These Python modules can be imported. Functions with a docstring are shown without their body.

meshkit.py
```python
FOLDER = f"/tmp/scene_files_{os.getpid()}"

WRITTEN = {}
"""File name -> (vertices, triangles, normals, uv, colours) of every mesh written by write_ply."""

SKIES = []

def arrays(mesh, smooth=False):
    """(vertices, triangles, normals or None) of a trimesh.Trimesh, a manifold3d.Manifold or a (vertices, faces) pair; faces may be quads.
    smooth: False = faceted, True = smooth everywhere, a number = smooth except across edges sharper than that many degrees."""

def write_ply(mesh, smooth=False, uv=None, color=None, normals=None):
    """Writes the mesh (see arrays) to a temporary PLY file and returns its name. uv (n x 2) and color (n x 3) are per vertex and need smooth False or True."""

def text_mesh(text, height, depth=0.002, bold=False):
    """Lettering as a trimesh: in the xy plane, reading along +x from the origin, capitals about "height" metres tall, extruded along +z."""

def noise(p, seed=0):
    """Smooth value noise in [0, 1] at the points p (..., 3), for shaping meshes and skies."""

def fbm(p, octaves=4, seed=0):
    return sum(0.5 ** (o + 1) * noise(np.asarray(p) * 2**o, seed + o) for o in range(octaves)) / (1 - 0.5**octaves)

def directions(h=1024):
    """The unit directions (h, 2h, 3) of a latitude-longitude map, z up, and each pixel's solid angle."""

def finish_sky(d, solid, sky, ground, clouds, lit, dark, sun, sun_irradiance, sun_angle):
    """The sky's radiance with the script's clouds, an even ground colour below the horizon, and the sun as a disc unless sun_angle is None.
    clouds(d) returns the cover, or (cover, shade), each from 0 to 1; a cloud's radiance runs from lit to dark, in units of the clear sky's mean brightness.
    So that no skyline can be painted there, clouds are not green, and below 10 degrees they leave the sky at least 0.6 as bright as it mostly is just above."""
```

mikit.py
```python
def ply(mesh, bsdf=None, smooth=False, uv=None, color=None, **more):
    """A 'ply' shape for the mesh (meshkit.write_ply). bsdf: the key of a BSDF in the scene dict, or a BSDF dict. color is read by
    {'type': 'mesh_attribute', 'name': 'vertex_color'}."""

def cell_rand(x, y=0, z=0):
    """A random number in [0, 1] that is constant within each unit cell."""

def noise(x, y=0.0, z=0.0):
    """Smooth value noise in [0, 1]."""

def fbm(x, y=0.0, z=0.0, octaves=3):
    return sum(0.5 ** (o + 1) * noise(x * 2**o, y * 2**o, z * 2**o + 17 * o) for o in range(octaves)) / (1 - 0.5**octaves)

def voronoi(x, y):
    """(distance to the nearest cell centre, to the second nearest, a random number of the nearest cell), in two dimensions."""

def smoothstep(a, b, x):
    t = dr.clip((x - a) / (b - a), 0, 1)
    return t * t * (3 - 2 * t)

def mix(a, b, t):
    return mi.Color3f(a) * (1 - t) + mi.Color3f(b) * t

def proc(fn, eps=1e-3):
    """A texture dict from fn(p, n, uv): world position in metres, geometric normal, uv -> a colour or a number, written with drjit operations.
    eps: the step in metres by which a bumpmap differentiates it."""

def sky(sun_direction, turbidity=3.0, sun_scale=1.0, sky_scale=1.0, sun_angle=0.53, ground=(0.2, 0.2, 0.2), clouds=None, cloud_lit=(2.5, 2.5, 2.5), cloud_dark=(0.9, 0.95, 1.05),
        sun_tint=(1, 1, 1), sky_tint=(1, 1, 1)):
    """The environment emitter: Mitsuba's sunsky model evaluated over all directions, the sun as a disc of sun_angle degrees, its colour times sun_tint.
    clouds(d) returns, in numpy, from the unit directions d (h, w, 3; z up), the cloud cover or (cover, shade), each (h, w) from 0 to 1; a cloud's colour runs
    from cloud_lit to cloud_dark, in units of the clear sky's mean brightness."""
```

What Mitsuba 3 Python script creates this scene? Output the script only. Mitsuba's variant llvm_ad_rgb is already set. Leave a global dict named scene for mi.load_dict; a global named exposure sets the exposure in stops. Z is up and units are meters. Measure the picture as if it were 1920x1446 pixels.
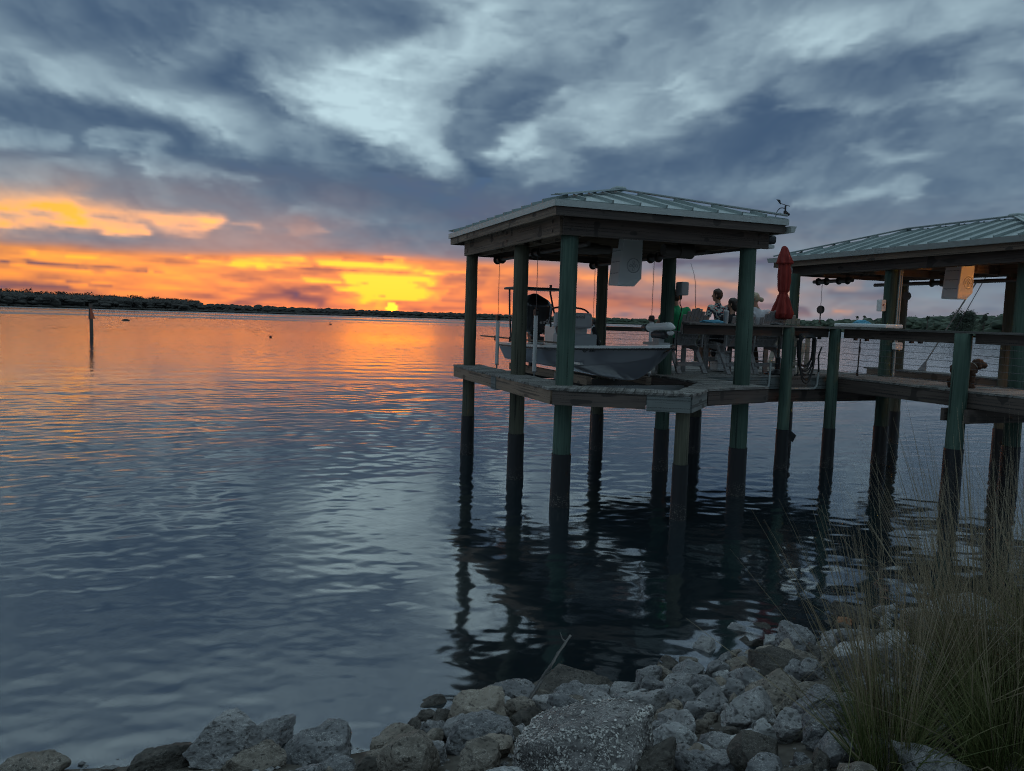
import math, random
import numpy as np, trimesh
import mitsuba as mi
import drjit as dr
import manifold3d as m3
from shapely.geometry import Polygon, LineString, box as sbox
import mikit, meshkit
from mikit import proc, noise, fbm, voronoi, cell_rand, smoothstep, mix

T = mi.ScalarTransform4f
scene, labels = {}, {}
RNG = np.random.default_rng(11)

# ------------------------------------------------------------------ camera, sky, exposure
# World axes: x runs along the front of the left boathouse, y along its side away from the bank, z up; water at z = 0.
YAW = math.radians(20.5)
EYE = np.array([-5.016, -11.075, 2.95])
FWD_H = np.array([math.sin(YAW), math.cos(YAW), 0.0])
RIGHT_H = np.array([math.cos(YAW), -math.sin(YAW), 0.0])
PITCH, ROLL = math.radians(4.964), math.radians(1.72)
FWD = FWD_H * math.cos(PITCH) - np.array([0, 0, math.sin(PITCH)])
UP0 = FWD_H * math.sin(PITCH) + np.array([0, 0, math.cos(PITCH)])
UP = -RIGHT_H * math.sin(ROLL) + UP0 * math.cos(ROLL)
scene['camera'] = {'type': 'perspective', 'fov': 67.03, 'fov_axis': 'x', 'near_clip': 0.05, 'far_clip': 6000.0,
                   'to_world': T().look_at(origin=EYE.tolist(), target=(EYE + FWD).tolist(), up=UP.tolist())}
exposure = 2.05

SUN_AZ, SUN_EL = YAW + math.radians(-8.95), math.radians(0.50)
SUN = np.array([math.sin(SUN_AZ) * math.cos(SUN_EL), math.cos(SUN_AZ) * math.cos(SUN_EL), math.sin(SUN_EL)])

# The evening sky: soft streaks (strength, width, bearing and elevation in degrees along the streak) in a high cloud deck,
# open towards the sun under its lower edge. Bearings count from the yaw above.
PALE = [(0.62, 2.96, [(-14.16, 14.06), (-10.5, 15.38), (-6.76, 16.32)]),
        (0.50, 1.98, [(-12.35, 15.24), (-9.36, 14.43), (-6.68, 12.48)]),
        (0.40, 1.03, [(-10.84, 13.29), (-8.19, 12.22), (-5.5, 11.1)]),
        (0.35, 1.78, [(-9.78, 17.13), (-6.05, 18.37), (-2.67, 19.86)]),
        (0.25, 0.79, [(-9.69, 11.41), (-6.26, 10.63)]),
        (0.36, 2.96, [(-3.82, 20.13), (0.73, 20.61), (6.4, 20.95)]),
        (0.26, 1.19, [(-17.02, 15.13), (-12.72, 16.22), (-8.31, 18.39)]),
        (0.20, 1.19, [(-24.39, 15.82), (-20.12, 17.99), (-13.49, 20.04)]),
        (0.40, 1.19, [(-34.75, 15.02), (-29.86, 14.18), (-24.41, 12.94), (-18.76, 11.3)]),
        (0.25, 0.63, [(-26.6, 13.45), (-22.8, 12.65), (-19.79, 11.82)]),
        (0.18, 0.95, [(-34.79, 13.44), (-30.45, 13.32), (-25.68, 12.29)]),
        (0.40, 0.47, [(-34.36, 9.78), (-31.64, 10.12), (-29.94, 9.81)]),
        (0.40, 0.40, [(-28.32, 9.69), (-26.34, 9.76), (-23.48, 9.06), (-18.4, 8.54)]),
        (0.22, 0.55, [(-33.88, 7.89), (-26.97, 8.2)]),
        (0.15, 0.47, [(-15.55, 6.88), (-10.37, 6.43)]),
        (0.46, 1.26, [(-0.51, 11.84), (3.29, 13.54), (7.05, 14.79), (11.81, 16.59)]),
        (0.36, 0.95, [(5.98, 13.38), (9.74, 13.72), (13.01, 14.69)]),
        (0.22, 1.19, [(3.97, 15.65), (10.27, 17.96)]),
        (0.36, 1.90, [(13.27, 16.54), (18.49, 17.57), (23.08, 18.28)]),
        (0.36, 1.58, [(21.15, 18.0), (26.17, 18.7), (32.41, 19.09)]),
        (0.20, 1.98, [(14.86, 20.02), (21.01, 20.16)]),
        (0.40, 0.63, [(-0.71, 12.19), (0.46, 11.86), (1.4, 12.61)]),
        (0.25, 0.55, [(0.32, 10.22), (3.37, 11.38), (7.9, 12.68)]),
        (0.22, 0.47, [(1.32, 14.91), (3.18, 16.33)]),
        (0.20, 0.87, [(21.4, 14.3), (25.89, 14.13), (28.9, 14.01)]),
        (0.32, 0.47, [(22.59, 11.08), (24.82, 11.46), (27.91, 11.26)]),
        (0.42, 0.40, [(19.73, 8.57), (22.07, 8.99), (24.33, 9.25), (27.16, 9.13)]),
        (0.26, 1.03, [(29.78, 13.77), (31.8, 13.11), (34.22, 12.84)]),
        (0.32, 1.19, [(29.4, 15.03), (31.02, 16.03), (33.21, 15.74)]),
        (0.16, 0.87, [(12.25, 15.23), (18.66, 14.96), (22.7, 14.38)]),
        (0.16, 0.55, [(16.84, 10.25), (20.99, 10.13)]),
        (0.10, 0.87, [(10.65, 10.34), (15.45, 9.75)])]
DARK = [(0.45, 1.58, [(-34.85, 10.94), (-28.74, 11.24), (-23.14, 10.28), (-14.12, 9.51), (-5.44, 8.53)]),
        (0.42, 1.19, [(-20.12, 15.11), (-16.3, 13.01), (-12.67, 11.22), (-7.01, 9.75)]),
        (0.35, 1.98, [(-31.5, 16.68), (-25.94, 17.11), (-20.46, 15.39)]),
        (0.55, 0.71, [(-2.78, 16.86), (-4.24, 14.55), (-4.75, 11.86), (-3.54, 9.72)]),
        (0.30, 0.87, [(-1.76, 14.82), (0.5, 16.28), (3.13, 17.68), (6.5, 18.69)]),
        (0.32, 0.71, [(-2.87, 13.37), (-0.59, 14.33), (1.35, 13.86)]),
        (0.34, 1.19, [(-14.2, 19.49), (-8.33, 19.37)]),
        (0.50, 1.98, [(-3.49, 7.86), (4.95, 10.31), (11.71, 11.41), (16.67, 13.38)]),
        (0.45, 1.42, [(15.96, 13.4), (20.69, 15.0), (25.75, 16.02), (31.51, 16.83)]),
        (0.30, 1.58, [(17.84, 11.27), (21.16, 12.83), (25.98, 12.85)]),
        (0.30, 1.58, [(10.82, 6.67), (19.82, 7.01), (29.37, 7.45)]),
        (0.28, 0.63, [(10.74, 15.94), (8.51, 15.81)]),
        (0.25, 0.55, [(31.15, 14.38), (33.3, 14.57)]),
        (0.25, 1.78, [(-23.4, 19.34), (-14.22, 21.52)]),
        (0.20, 1.19, [(8.88, 7.77), (18.0, 8.46)])]
GOLD = [(0.85, 0.95, [(-35.5, 5.91), (-31.73, 6.05), (-29.13, 5.97)]),
        (0.50, 0.67, [(-29.42, 5.94), (-25.75, 5.85), (-21.16, 5.71)]),
        (0.50, 0.32, [(-35.03, 4.27), (-31.19, 4.8), (-25.76, 5.1)]),
        (0.16, 0.32, [(-23.5, 6.03), (-20.48, 5.69)]),
        (0.14, 0.32, [(-19.62, 5.71), (-17.7, 5.83)]),
        (0.05, 0.32, [(-15.55, 5.96), (-14.09, 6.05)])]
WISP = [(0.90, 0.16, [(-34.28, 2.52), (-33.05, 2.54)]),
        (0.75, 0.08, [(-32.78, 2.62), (-32.08, 2.63)]),
        (0.95, 0.13, [(-31.94, 2.61), (-30.8, 2.51), (-29.24, 2.51)]),
        (0.95, 0.09, [(-29.03, 2.52), (-27.05, 2.49), (-25.02, 2.46)]),
        (0.40, 0.08, [(-24.5, 2.42), (-23.98, 2.41)]),
        (0.80, 0.26, [(-34.58, 1.03), (-32.39, 1.07), (-30.1, 1.04)]),
        (0.60, 0.08, [(-31.53, 1.67), (-30.55, 1.69)]),
        (0.60, 0.07, [(-30.15, 1.51), (-28.65, 1.59)]),
        (0.60, 0.10, [(-28.75, 1.31), (-27.31, 1.3)]),
        (0.60, 0.10, [(-29.15, 0.98), (-28.45, 1.01)]),
        (0.35, 0.12, [(-28.28, 2.19), (-27.67, 2.22)]),
        (0.40, 0.20, [(-23.85, 3.06), (-22.19, 3.22)]),
        (0.50, 0.12, [(-12.59, 3.81), (-8.81, 3.94)]),
        (0.55, 0.28, [(-19.8, 0.57), (-17.68, 1.01), (-16.25, 1.22)]),
        (0.55, 0.32, [(-16.06, 0.92), (-14.05, 0.77)]),
        (0.45, 0.24, [(-14.04, 0.43), (-10.29, 0.74)]),
        (0.50, 0.24, [(-5.28, 1.29), (-2.54, 1.18)]),
        (0.50, 0.20, [(-6.05, 0.68), (-2.53, 0.67)]),
        (0.35, 0.24, [(-5.32, 2.84), (-2.58, 2.54)]),
        (0.30, 0.12, [(-14.05, 1.75), (-12.56, 1.5)]),
        (0.25, 0.12, [(-10.68, 1.69), (-8.0, 1.55)]),
        (0.35, 0.08, [(-12.58, 3.06), (-6.48, 2.91)])]
FIRE = [(0.70, 0.28, [(-19.8, 3.31), (-17.69, 3.53), (-15.17, 3.69)]),
        (0.60, 0.16, [(-18.4, 3.05), (-14.8, 3.11)]),
        (0.80, 0.28, [(-14.07, 3.48), (-11.84, 3.66), (-9.57, 3.52), (-6.49, 3.34)]),
        (0.55, 0.24, [(-9.0, 4.08), (-7.66, 4.06)]),
        (0.45, 0.16, [(-6.49, 3.18), (-3.38, 3.21)]),
        (0.90, 0.36, [(-12.57, 2.3), (-10.31, 2.39)]),
        (1.30, 0.59, [(-10.49, 1.58), (-7.93, 1.86)]),
        (0.70, 0.63, [(-11.83, 2.6), (-6.86, 2.55)]),
        (0.45, 0.95, [(-10.68, 1.88), (-7.62, 1.99)]),
        (0.50, 0.36, [(-14.05, 1.75), (-11.06, 1.4)]),
        (0.90, 0.32, [(-10.68, 1.42), (-8.0, 1.36)]),
        (0.50, 0.16, [(-15.53, 2.33), (-13.32, 2.23)]),
        (0.45, 0.20, [(-7.23, 1.54), (-5.29, 1.76)]),
        (0.50, 0.20, [(-8.79, 2.52), (-6.47, 2.41)]),
        (0.40, 0.16, [(-14.05, 1.56), (-12.56, 1.62)]),
        (0.30, 0.16, [(-33.99, 3.15), (-31.78, 3.24)]),
        (0.25, 0.12, [(-29.17, 3.15), (-27.66, 3.21)]),
        (0.30, 0.20, [(-22.52, 3.49), (-20.49, 3.49)])]
LILAC = [(0.80, 0.36, [(3.74, 1.33), (8.39, 1.45), (14.43, 1.38)]),
        (0.55, 0.24, [(14.43, 1.38), (18.06, 1.17), (20.86, 1.05)]),
        (0.50, 0.40, [(10.18, 4.21), (13.9, 4.57), (17.88, 4.49)]),
        (0.35, 0.24, [(-3.32, 0.77), (1.4, 0.79)]),
        (0.40, 0.32, [(22.13, 2.53), (26.71, 2.07)])]
PINK = [(0.55, 0.20, [(13.7, 1.17), (14.62, 1.16)]),
        (0.50, 0.20, [(17.1, 2.34), (18.69, 2.48)]),
        (0.50, 0.20, [(22.2, 1.34), (23.55, 1.12)]),
        (0.50, 0.32, [(9.84, 3.26), (12.87, 2.93), (15.46, 2.61)]),
        (0.30, 0.32, [(4.55, 0.41), (12.99, 0.43)]),
        (0.25, 0.36, [(19.34, 3.4), (23.43, 3.08)]),
        (0.40, 0.40, [(4.83, 3.33), (7.55, 3.21)])]
GLOW_TOP = [(-40.86, 3.5), (-35.56, 3.66), (-33.44, 3.67), (-27.65, 3.66), (-21.17, 3.82), (-14.07, 4.19), (-8.05, 4.2), (-4.18, 4.03), (1.29, 4.13), (7.14, 3.73), (12.85, 3.31), (20.08, 2.68), (33.21, 1.5)]


def streaks(items, az, el, near):
    out = np.zeros(az.shape)
    for amp, w, pts in items:
        best = np.full(az.shape, 1e9)
        for (x0, y0), (x1, y1) in zip(pts[:-1], pts[1:]):
            dx, dy = x1 - x0, y1 - y0
            t = np.clip(((az - x0) * dx + (el - y0) * dy) / (dx * dx + dy * dy), 0, 1)
            best = np.minimum(best, (az - x0 - t * dx) ** 2 + (el - y0 - t * dy) ** 2)
        out += amp * np.exp(-best / (w * w) * near)
    return out


def sky_cover(d):
    """(cover, shade): 1 - cover is the open glow near the sun; shade runs from pale lit cloud to slate cloud."""
    az0 = np.degrees(np.arctan2(d[..., 0], d[..., 1])) - math.degrees(YAW)
    az = (az0 + 180) % 360 - 180
    el = np.degrees(np.arcsin(np.clip(d[..., 2], -1, 1)))
    P = lambda fx, fy, s=0.0: np.stack([d[..., 0] * fx + s, d[..., 1] * fx - s, d[..., 2] * fy + 2 * s], -1)
    fb = lambda fx, fy, o, seed: meshkit.fbm(P(fx, fy, seed * 3.7), o, seed) - 0.5
    n1, n2 = fb(4, 11, 4, 1), fb(4, 11, 4, 2)          # broad, lying flat
    n3, n4 = fb(13, 34, 6, 3), fb(13, 36, 6, 4)        # wisps
    n5 = fb(24, 130, 5, 5)                             # thin layers low over the horizon
    bowl = el - 0.010 * np.clip(az + 4, -30, 30) ** 2  # the streaks fall to the right on the left side and rise on the right
    n6 = meshkit.fbm(np.stack([az * 0.15 + 40 + 2 * n1, bowl * 0.50 + 30 + 3 * n3, 0 * az + 5.5], -1), 6, 9) - 0.5
    n7 = meshkit.fbm(np.stack([az * 0.50 + 10 + 2 * n2, bowl * 1.25 + 70 + 4 * n4, 0 * az + 1.5], -1), 6, 14) - 0.5
    k = np.clip(el / 12, 0.12, 1)
    waz, wel = az + k * (6 * n1 + 4.0 * n3 + 3 * n7), el + k * (3.6 * n2 + 2.6 * n4 + 2.0 * n6)
    pale = streaks(PALE, waz, wel, 1.0)
    dark = streaks(DARK, waz, wel, 1.0)
    away = 0.25 * np.clip((np.abs(az) - 36) / 20, 0, 1) + np.clip((el - 22) / 10, 0, 1)   # outside the streaks above: unseen deck, made brighter to light ground and near water
    pale = 0.88 * pale / (1 + 0.30 * pale * pale)
    lit = 0.15 + pale * np.interp(az, [-40, -2, 6, 40], [1, 1, 0.85, 0.8]) * (1 - 0.35 * np.clip(dark, 0, 1)) * (1 + 0.75 * n7 + 0.9 * n6 + 0.5 * n3) - 0.25 * dark + 0.08 * n1 + 0.08 * n4 + 0.36 * n6 * (0.45 + pale) + 0.18 * n7
    lit += np.clip(away, 0, 1) * (0.42 + 0.7 * n2)
    lit = 0.5 * (lit + np.sqrt(lit * lit + 0.006))
    lit = np.clip(lit, 0, 1.1)
    # low on the right and all round away from the sun the deck thins to pale lilac
    low = np.clip(1 - el / 9.0, 0, 1) ** 0.8
    side = np.clip((np.abs(az + 9) - 6) / 16, 0, 1)
    lit = lit * (1 - low * side) + low * side * (0.25 + 0.30 * n4 + 0.30 * n7)
    lit = lit - streaks(LILAC, az + 2 * n4, el + 0.9 * n5 + 0.9 * n3, 1.0) * 0.42 * (1 + 1.5 * n7)
    # the glow
    top = np.interp(az, [p[0] for p in GLOW_TOP], [p[1] for p in GLOW_TOP])
    e2 = el + 0.9 * n3 + 0.35 * n5
    band = 1 / (1 + np.exp(-(top - e2) / 0.15))
    fire = streaks(FIRE, az + 3.0 * n3 + 2.0 * n4, el + 0.55 * n4 + 0.60 * n5, 1.0) * np.clip(0.95 + 3.4 * n5 + 1.6 * n4 + n3, 0.05, 2.2)
    fire = fire / (1 + 0.30 * fire)
    reach = np.interp(az, [-60, -40, -26, -9, -2, 4, 9, 14, 22, 60], [.3, .98, .98, 1., .90, .50, .30, .15, .06, 0])
    body = 0.66 + 1.0 * n5 + 0.7 * n4 + 0.5 * n3
    near = np.interp(np.abs(az + 9), [0, 10, 25, 40], [0.50, 0.60, 0.95, 1.0])
    glow = band * reach * (near * np.clip(body, 0.25, 0.9) + np.sqrt(near) * 1.2 * fire * (0.6 + 0.8 * fire))
    wisp = np.clip(streaks(WISP, az + 2.0 * n3, el + 0.30 * n4 + 0.35 * n5, 1.0) * (1 + 1.2 * n5), 0, 1)
    glow = glow * (1 - 0.88 * wisp)
    gold = streaks(GOLD, az + 5.0 * n3, el + 1.8 * n4 + .8 * n5, 1.0) * np.clip(1.05 + 2.0 * n5 + 1.6 * n7, 0.05, 2)
    glow += 0.85 * gold
    lit = lit + 0.55 * np.clip(gold, 0, 1)
    glow += 0.34 * streaks(PINK, az + 4.5 * n3, el + 1.0 * n4 + .9 * n5, 1.0) * np.clip(1 + 3 * n5, 0, 2)
    # a little of the glow warms the underside of the deck just above it
    glow += 0.075 * (0.4 + near) * np.clip(1 - (el - top) / 6.5, 0, 1) * (1 - band) * np.interp(az, [-60, -34, -14, 0, 12, 30], [.6, 1.5, 1.25, .7, .25, 0]) * (0.7 + 2.2 * n1 + 1.5 * n3)
    glow += 0.06 * low * side * (1 - wisp) * (1 + 2 * n5)
    glow = np.clip(glow, 0, 1)
    dusky = np.clip(band * reach * 1.25, 0, 1)         # inside the glow the cloud itself is dim
    lit = 0.095 + 0.905 * np.clip(lit, 0, 1)
    lit = lit * (1 - dusky) + dusky * (0.015 + 0.05 * n5)
    return 1 - glow, 1 - np.clip(lit, 0, 1)


SKY = dict(turbidity=3.0, sun_scale=0.0005, sky_scale=3.2, sun_angle=0.8, ground=(0.05, 0.055, 0.06), cloud_lit=(3.30, 4.42, 4.85), cloud_dark=(0.01, 0.215, 0.73),
           sun_tint=(1.0, 0.75, 0.4), sky_tint=(1.3, 0.88, 0.34))
scene['sky'] = mikit.sky(SUN.tolist(), clouds=sky_cover, **SKY)

# ------------------------------------------------------------------ naming
_count = {}


def new_key(name):
    n = _count.get(name, -1) + 1
    _count[name] = n
    return name if n == 0 else '%s_%03d' % (name, n)


def thing(name, label, cat, group=None):
    key = new_key(name)
    labels[key] = {'label': label, 'category': cat}
    if group:
        labels[key]['group'] = group
    return key


def put(key, mesh, bsdf, smooth=False, uv=None, color=None, **more):
    scene[key] = mikit.ply(mesh, bsdf, smooth, uv, color, **more)
    return key


def part(parent, name, mesh, bsdf, smooth=False, label=None, uv=None, color=None):
    key = new_key(parent + '__' + name)
    if isinstance(mesh, MB):
        mesh.put(key, bsdf, smooth)
    else:
        put(key, mesh, bsdf, smooth, uv, color)
    if label:
        labels[key] = {'label': label}
    return key


def structure(name, mesh, bsdf, smooth=False, uv=None, kind='structure', label=None):
    key = new_key(name)
    if isinstance(mesh, MB):
        mesh.put(key, bsdf, smooth)
    else:
        put(key, mesh, bsdf, smooth, uv)
    labels[key] = {'kind': kind}
    if label:
        labels[key]['label'] = label
    return key


# ------------------------------------------------------------------ mesh helpers
def unit(a):
    a = np.asarray(a, float)
    return a / (np.linalg.norm(a) + 1e-12)


def frame(d, up=(0, 0, 1)):
    d = unit(d)
    s = np.cross(d, up)
    if np.linalg.norm(s) < 1e-6:
        s = np.cross(d, (0, 1, 0))
    s = unit(s)
    return d, s, np.cross(s, d)


class MB:
    """Collects boxes, boards, tubes and sheets into one mesh with uv (u runs along a board, in metres; each board has its own offset of 10)."""
    board = 0

    def __init__(self):
        self.v, self.f, self.t, self.n = [], [], [], 0

    def add(self, v, f, t=None):
        v, f = np.asarray(v, float), np.asarray(f, int)
        if f.shape[1] == 4:
            f = np.vstack([f[:, [0, 1, 2]], f[:, [0, 2, 3]]])
        self.v.append(v)
        self.f.append(f + self.n)
        self.t.append(np.zeros((len(v), 2)) if t is None else np.asarray(t, float))
        self.n += len(v)
        return self

    def tri(self, m):
        return self.add(m.vertices, m.faces, np.asarray(m.vertices)[:, :2])

    def man(self, m):
        q = m.to_mesh()
        return self.add(q.vert_properties[:, :3], q.tri_verts, q.vert_properties[:, :2])

    def beam(self, a, b, w, h, up=(0, 0, 1), ends=None, jitter=0.0):
        """A box from a to b, w wide and h tall; ends: (w, h) at b for a taper."""
        MB.board += 1
        a, b = np.asarray(a, float), np.asarray(b, float)
        d, s, t = frame(b - a, up)
        L = np.linalg.norm(b - a)
        w2, h2 = ends or (w, h)
        if jitter:
            a = a + RNG.normal(0, jitter, 3)
            b = b + RNG.normal(0, jitter, 3)
        c = [a - s * w / 2 - t * h / 2, a + s * w / 2 - t * h / 2, a + s * w / 2 + t * h / 2, a - s * w / 2 + t * h / 2,
             b - s * w2 / 2 - t * h2 / 2, b + s * w2 / 2 - t * h2 / 2, b + s * w2 / 2 + t * h2 / 2, b - s * w2 / 2 + t * h2 / 2]
        o = 10.0 * MB.board + 1.0
        oy = (MB.board * 0.37) % 3
        quads = [((3, 2, 6, 7), w, 0), ((0, 4, 5, 1), w, .5), ((0, 3, 7, 4), h, 1.), ((1, 5, 6, 2), h, 1.5), ((0, 1, 2, 3), w, 2.), ((4, 7, 6, 5), w, 2.5)]
        for q, across, off in quads:
            p = np.array([c[i] for i in q])
            along = (p - a) @ d
            side = (p - a) @ (s if across is w else t)
            if off >= 2.0:
                uv = np.stack([o + side, oy + off + (p - a) @ t], 1)
            else:
                uv = np.stack([o + along, oy + off + side], 1)
            self.add(p, [[0, 1, 2, 3]], uv)
        return self

    def box(self, lo, hi):
        lo, hi = np.asarray(lo, float), np.asarray(hi, float)
        m = (lo + hi) / 2
        e = hi - lo
        k = int(np.argmax(e))
        a, b = m.copy(), m.copy()
        a[k], b[k] = lo[k], hi[k]
        up = (0, 0, 1) if k != 2 else (0, 1, 0)
        d, s, t = frame(b - a, up)
        return self.beam(a, b, float(abs(s) @ e), float(abs(t) @ e), up)

    def tube(self, pts, r, sides=8, cap=True):
        p = np.asarray(pts, float)
        r = np.asarray(r, float)
        r = np.full(len(p), float(r)) if r.ndim == 0 else np.interp(np.linspace(0, 1, len(p)), np.linspace(0, 1, len(r)), r)
        t = np.gradient(p, axis=0)
        t /= np.linalg.norm(t, axis=1, keepdims=True) + 1e-12
        ref = np.array([0, 0, 1.0]) if abs(t[0, 2]) < 0.9 else np.array([1.0, 0, 0])
        a = np.zeros_like(p)
        for i in range(len(p)):
            q = ref - t[i] * (ref @ t[i])
            a[i] = q / (np.linalg.norm(q) + 1e-12)
            ref = a[i]
        b = np.cross(t, a)
        ang = np.arange(sides) * 2 * np.pi / sides
        v = (p[:, None] + r[:, None, None] * (np.cos(ang)[None, :, None] * a[:, None] + np.sin(ang)[None, :, None] * b[:, None])).reshape(-1, 3)
        i, j = np.meshgrid(np.arange(len(p) - 1), np.arange(sides), indexing='ij')
        q = np.stack([i * sides + j, i * sides + (j + 1) % sides, (i + 1) * sides + (j + 1) % sides, (i + 1) * sides + j], -1).reshape(-1, 4)
        f = np.vstack([q[:, [0, 1, 2]], q[:, [0, 2, 3]]])
        if cap:
            n = len(v)
            v = np.vstack([v, p[:1], p[-1:]])
            k = np.arange(sides)
            f = np.vstack([f, np.stack([k * 0 + n, (k + 1) % sides, k], 1), np.stack([k * 0 + n + 1, (len(p) - 1) * sides + k, (len(p) - 1) * sides + (k + 1) % sides], 1)])
        L = np.concatenate([[0], np.cumsum(np.linalg.norm(np.diff(p, axis=0), axis=1))])
        MB.board += 1
        uv = np.stack([np.repeat(L, sides) + 10 * MB.board + 1, np.tile(ang * r.mean(), len(p))], 1)
        if cap:
            uv = np.vstack([uv, uv[:1], uv[-1:]])
        return self.add(v, f, uv)

    def lathe(self, prof, center, sides=20):
        """prof: (radius, height) pairs, bottom to top."""
        pr = np.asarray(prof, float)
        ang = np.arange(sides) * 2 * np.pi / sides
        v = np.stack([pr[:, :1] * np.cos(ang), pr[:, :1] * np.sin(ang), np.repeat(pr[:, 1:], sides, 1)], -1).reshape(-1, 3) + np.asarray(center)
        i, j = np.meshgrid(np.arange(len(pr) - 1), np.arange(sides), indexing='ij')
        q = np.stack([i * sides + j, i * sides + (j + 1) % sides, (i + 1) * sides + (j + 1) % sides, (i + 1) * sides + j], -1).reshape(-1, 4)
        return self.add(v, q, v[:, :2])

    def prism(self, poly, z0, z1, along=(1, 0)):
        """A shapely polygon extruded from z0 to z1; uv runs along the given direction."""
        MB.board += 1
        m = trimesh.creation.extrude_polygon(poly, z1 - z0, engine='earcut')
        v = np.array(m.vertices)[np.array(m.faces).reshape(-1)]
        v[:, 2] += z0
        al = unit([along[0], along[1]])
        c = np.array(poly.centroid.coords[0])
        q = v[:, :2] - c
        uv = np.stack([10.0 * MB.board + 4 + q @ al, (MB.board * .37) % 3 + q @ np.array([-al[1], al[0]]) + v[:, 2]], 1)
        return self.add(v, np.arange(len(v)).reshape(-1, 3), uv)

    def arrays(self):
        return np.vstack(self.v), np.vstack(self.f)

    def put(self, key, bsdf, smooth=False):
        v, f = self.arrays()
        t = np.vstack(self.t)
        if smooth is False or smooth is True:
            put(key, (v, f), bsdf, smooth, t)
        else:
            put(key, (v, f), bsdf, smooth)
        return key


def arc(c, r, a0, a1, ax, ay, n=8):
    a = np.linspace(a0, a1, n)
    return [np.asarray(c) + r * (math.cos(t) * np.asarray(ax) + math.sin(t) * np.asarray(ay)) for t in a]


def spline(pts, n=24):
    """Catmull-Rom through the points."""
    p = np.asarray(pts, float)
    p = np.vstack([2 * p[0] - p[1], p, 2 * p[-1] - p[-2]])
    out = []
    m = len(p) - 3
    for i in range(m):
        t = np.linspace(0, 1, max(2, n // m), endpoint=i == m - 1)[:, None]
        a, b, c, d = p[i:i + 4]
        out.append(0.5 * (2 * b + (c - a) * t + (2 * a - 5 * b + 4 * c - d) * t ** 2 + (3 * b - a - 3 * c + d) * t ** 3))
    return np.vstack(out)


def rounded_box(lo, hi, r, seg=12):
    lo, hi = np.asarray(lo, float) + r, np.asarray(hi, float) - r
    s = m3.Manifold.sphere(r, seg)
    return m3.Manifold.batch_hull([s.translate((x, y, z)) for x in (lo[0], hi[0]) for y in (lo[1], hi[1]) for z in (lo[2], hi[2])])


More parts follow.
